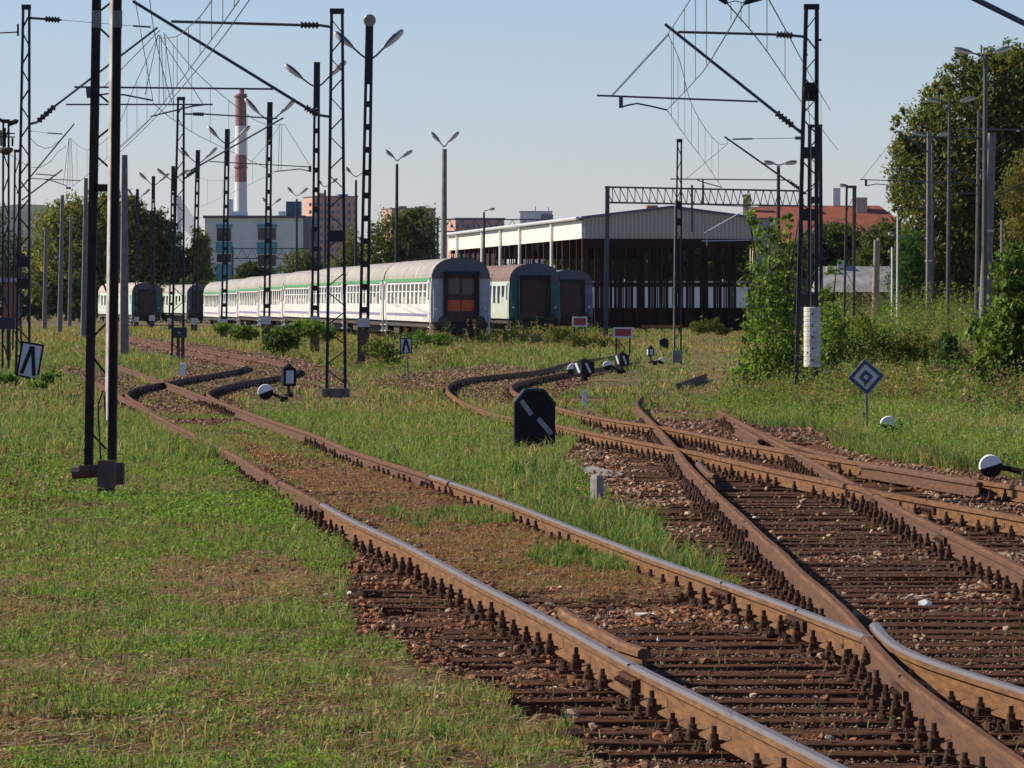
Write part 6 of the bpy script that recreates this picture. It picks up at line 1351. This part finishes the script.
for lab, px, Y_, bl, n_, s_, cols in [
    ('round dark green bush at the foot of the third double-arm lamp post', 282, 176, [(279, 340, 15, 12), (272, 346, 10, 7), (292, 343, 10, 8), (284, 330, 7, 9), (296, 333, 5, 9), (266, 335, 4, 8)], 2600, .12, [(.035, .065, .014), (.055, .10, .02), (.095, .155, .03)]),
    ('pale green weeds along the coach side, right of the round dark bush', 312, 185, [(308, 330, 14, 10), (325, 332, 12, 9), (300, 326, 8, 8)], 2200, .12, BG[1:]),
    ('green weeds below the long white row by the fourth lamp', 238, 215, [(240, 332, 14, 7), (222, 328, 10, 6), (250, 334, 10, 6)], 1800, .13, BG[:3]),
    ('flowering weed clump left of the small white inverted V board', 384, 170, [(386, 352, 12, 12), (374, 348, 10, 10), (395, 356, 8, 8)], 1800, .10, OG[:3] + BG[:2]),
    ('weed clump at the corner of the nearest white coach', 428, 215, [(425, 338, 12, 8), (440, 340, 10, 6), (414, 342, 8, 8)], 1500, .12, BG[:3]),
    ('weeds around the red boards', 560, 215, [(556, 334, 14, 6), (580, 340, 14, 6), (600, 342, 12, 5), (620, 344, 10, 4)], 1800, .11, OG[:3]),
    ('grey green weeds before the shed platform', 706, 260, [(700, 328, 12, 6), (712, 325, 10, 8), (722, 330, 10, 5)], 1500, .13, OG[:2]),
    ('low weeds beside the large tilted white board', 44, 118, [(46, 378, 9, 5), (34, 384, 12, 4), (8, 378, 12, 5), (54, 374, 6, 4)], 1300, .08, BG)]:
    plant('weed_clump', lab, 'weeds', base_at(px, Y_), pxblobs(bl, Y_), n_, s_, cols, None, 'weed clumps of the yard', clump=14, clump_r=.22)

# ------------------------------------------------------------------ light and sky
AZ = math.radians(80); EL = math.radians(34)          # azimuth measured from the view direction towards the left
sdir = Vector((-math.sin(AZ) * math.cos(EL), math.cos(AZ) * math.cos(EL), math.sin(EL)))
sl = bpy.data.lights.new('sun', 'SUN'); sl.energy = 5.0; sl.angle = math.radians(.53); sl.color = (1, .90, .72)
so = bpy.data.objects.new('sun', sl); COL.objects.link(so); so.rotation_euler = (-sdir).to_track_quat('-Z', 'Y').to_euler(); so.location = (-40, 60, 40)
w = bpy.data.worlds.new('World'); scene.world = w; w.use_nodes = True; nt = w.node_tree
sk = nt.nodes.new('ShaderNodeTexSky'); sk.sky_type = 'NISHITA'; sk.sun_disc = False; sk.sun_elevation = EL; sk.sun_rotation = -AZ
sk.air_density = 1.0; sk.dust_density = .1; sk.ozone_density = 10.0; sk.altitude = 0
bg = nt.nodes['Background']; tn = nt.nodes.new('ShaderNodeMix'); tn.data_type = 'RGBA'; tn.blend_type = 'MULTIPLY'; tn.inputs[0].default_value = 1; tn.inputs[7].default_value = (1.27, 1.02, 1.0, 1); nt.links.new(sk.outputs['Color'], tn.inputs[6]); nt.links.new(tn.outputs[2], bg.inputs['Color']); bg.inputs['Strength'].default_value = .099
vs_ = scene.view_settings; vs_.view_transform = 'Standard'; vs_.look = 'None'; vs_.gamma = 1; vs_.exposure = 0.38; vs_.use_curve_mapping = False
scene.render.engine = 'CYCLES'; scene.cycles.use_denoising = True; scene.cycles.max_bounces = 5; scene.cycles.transparent_max_bounces = 8; scene.cycles.sample_clamp_indirect = 6

# ------------------------------------------------------------------ thin summer haze
mh = bpy.data.materials.new('haze_air'); mh.use_nodes = True; nh = mh.node_tree; nh.nodes.remove(nh.nodes['Principled BSDF'])
pv = nh.nodes.new('ShaderNodeVolumePrincipled'); pv.inputs['Color'].default_value = (.86, .92, 1, 1); pv.inputs['Density'].default_value = HAZE; pv.inputs['Anisotropy'].default_value = .2
nh.links.new(pv.outputs['Volume'], nh.nodes['Material Output'].inputs['Volume'])
mb = MB(); mb.box((0, 3600, 48), (18400, 7600, 102)); hz = mb.build('haze', mh, None); tag(hz, 'thin pale haze filling the air over the yard', 'haze', kind='stuff')
scene.cycles.volume_bounces = 0
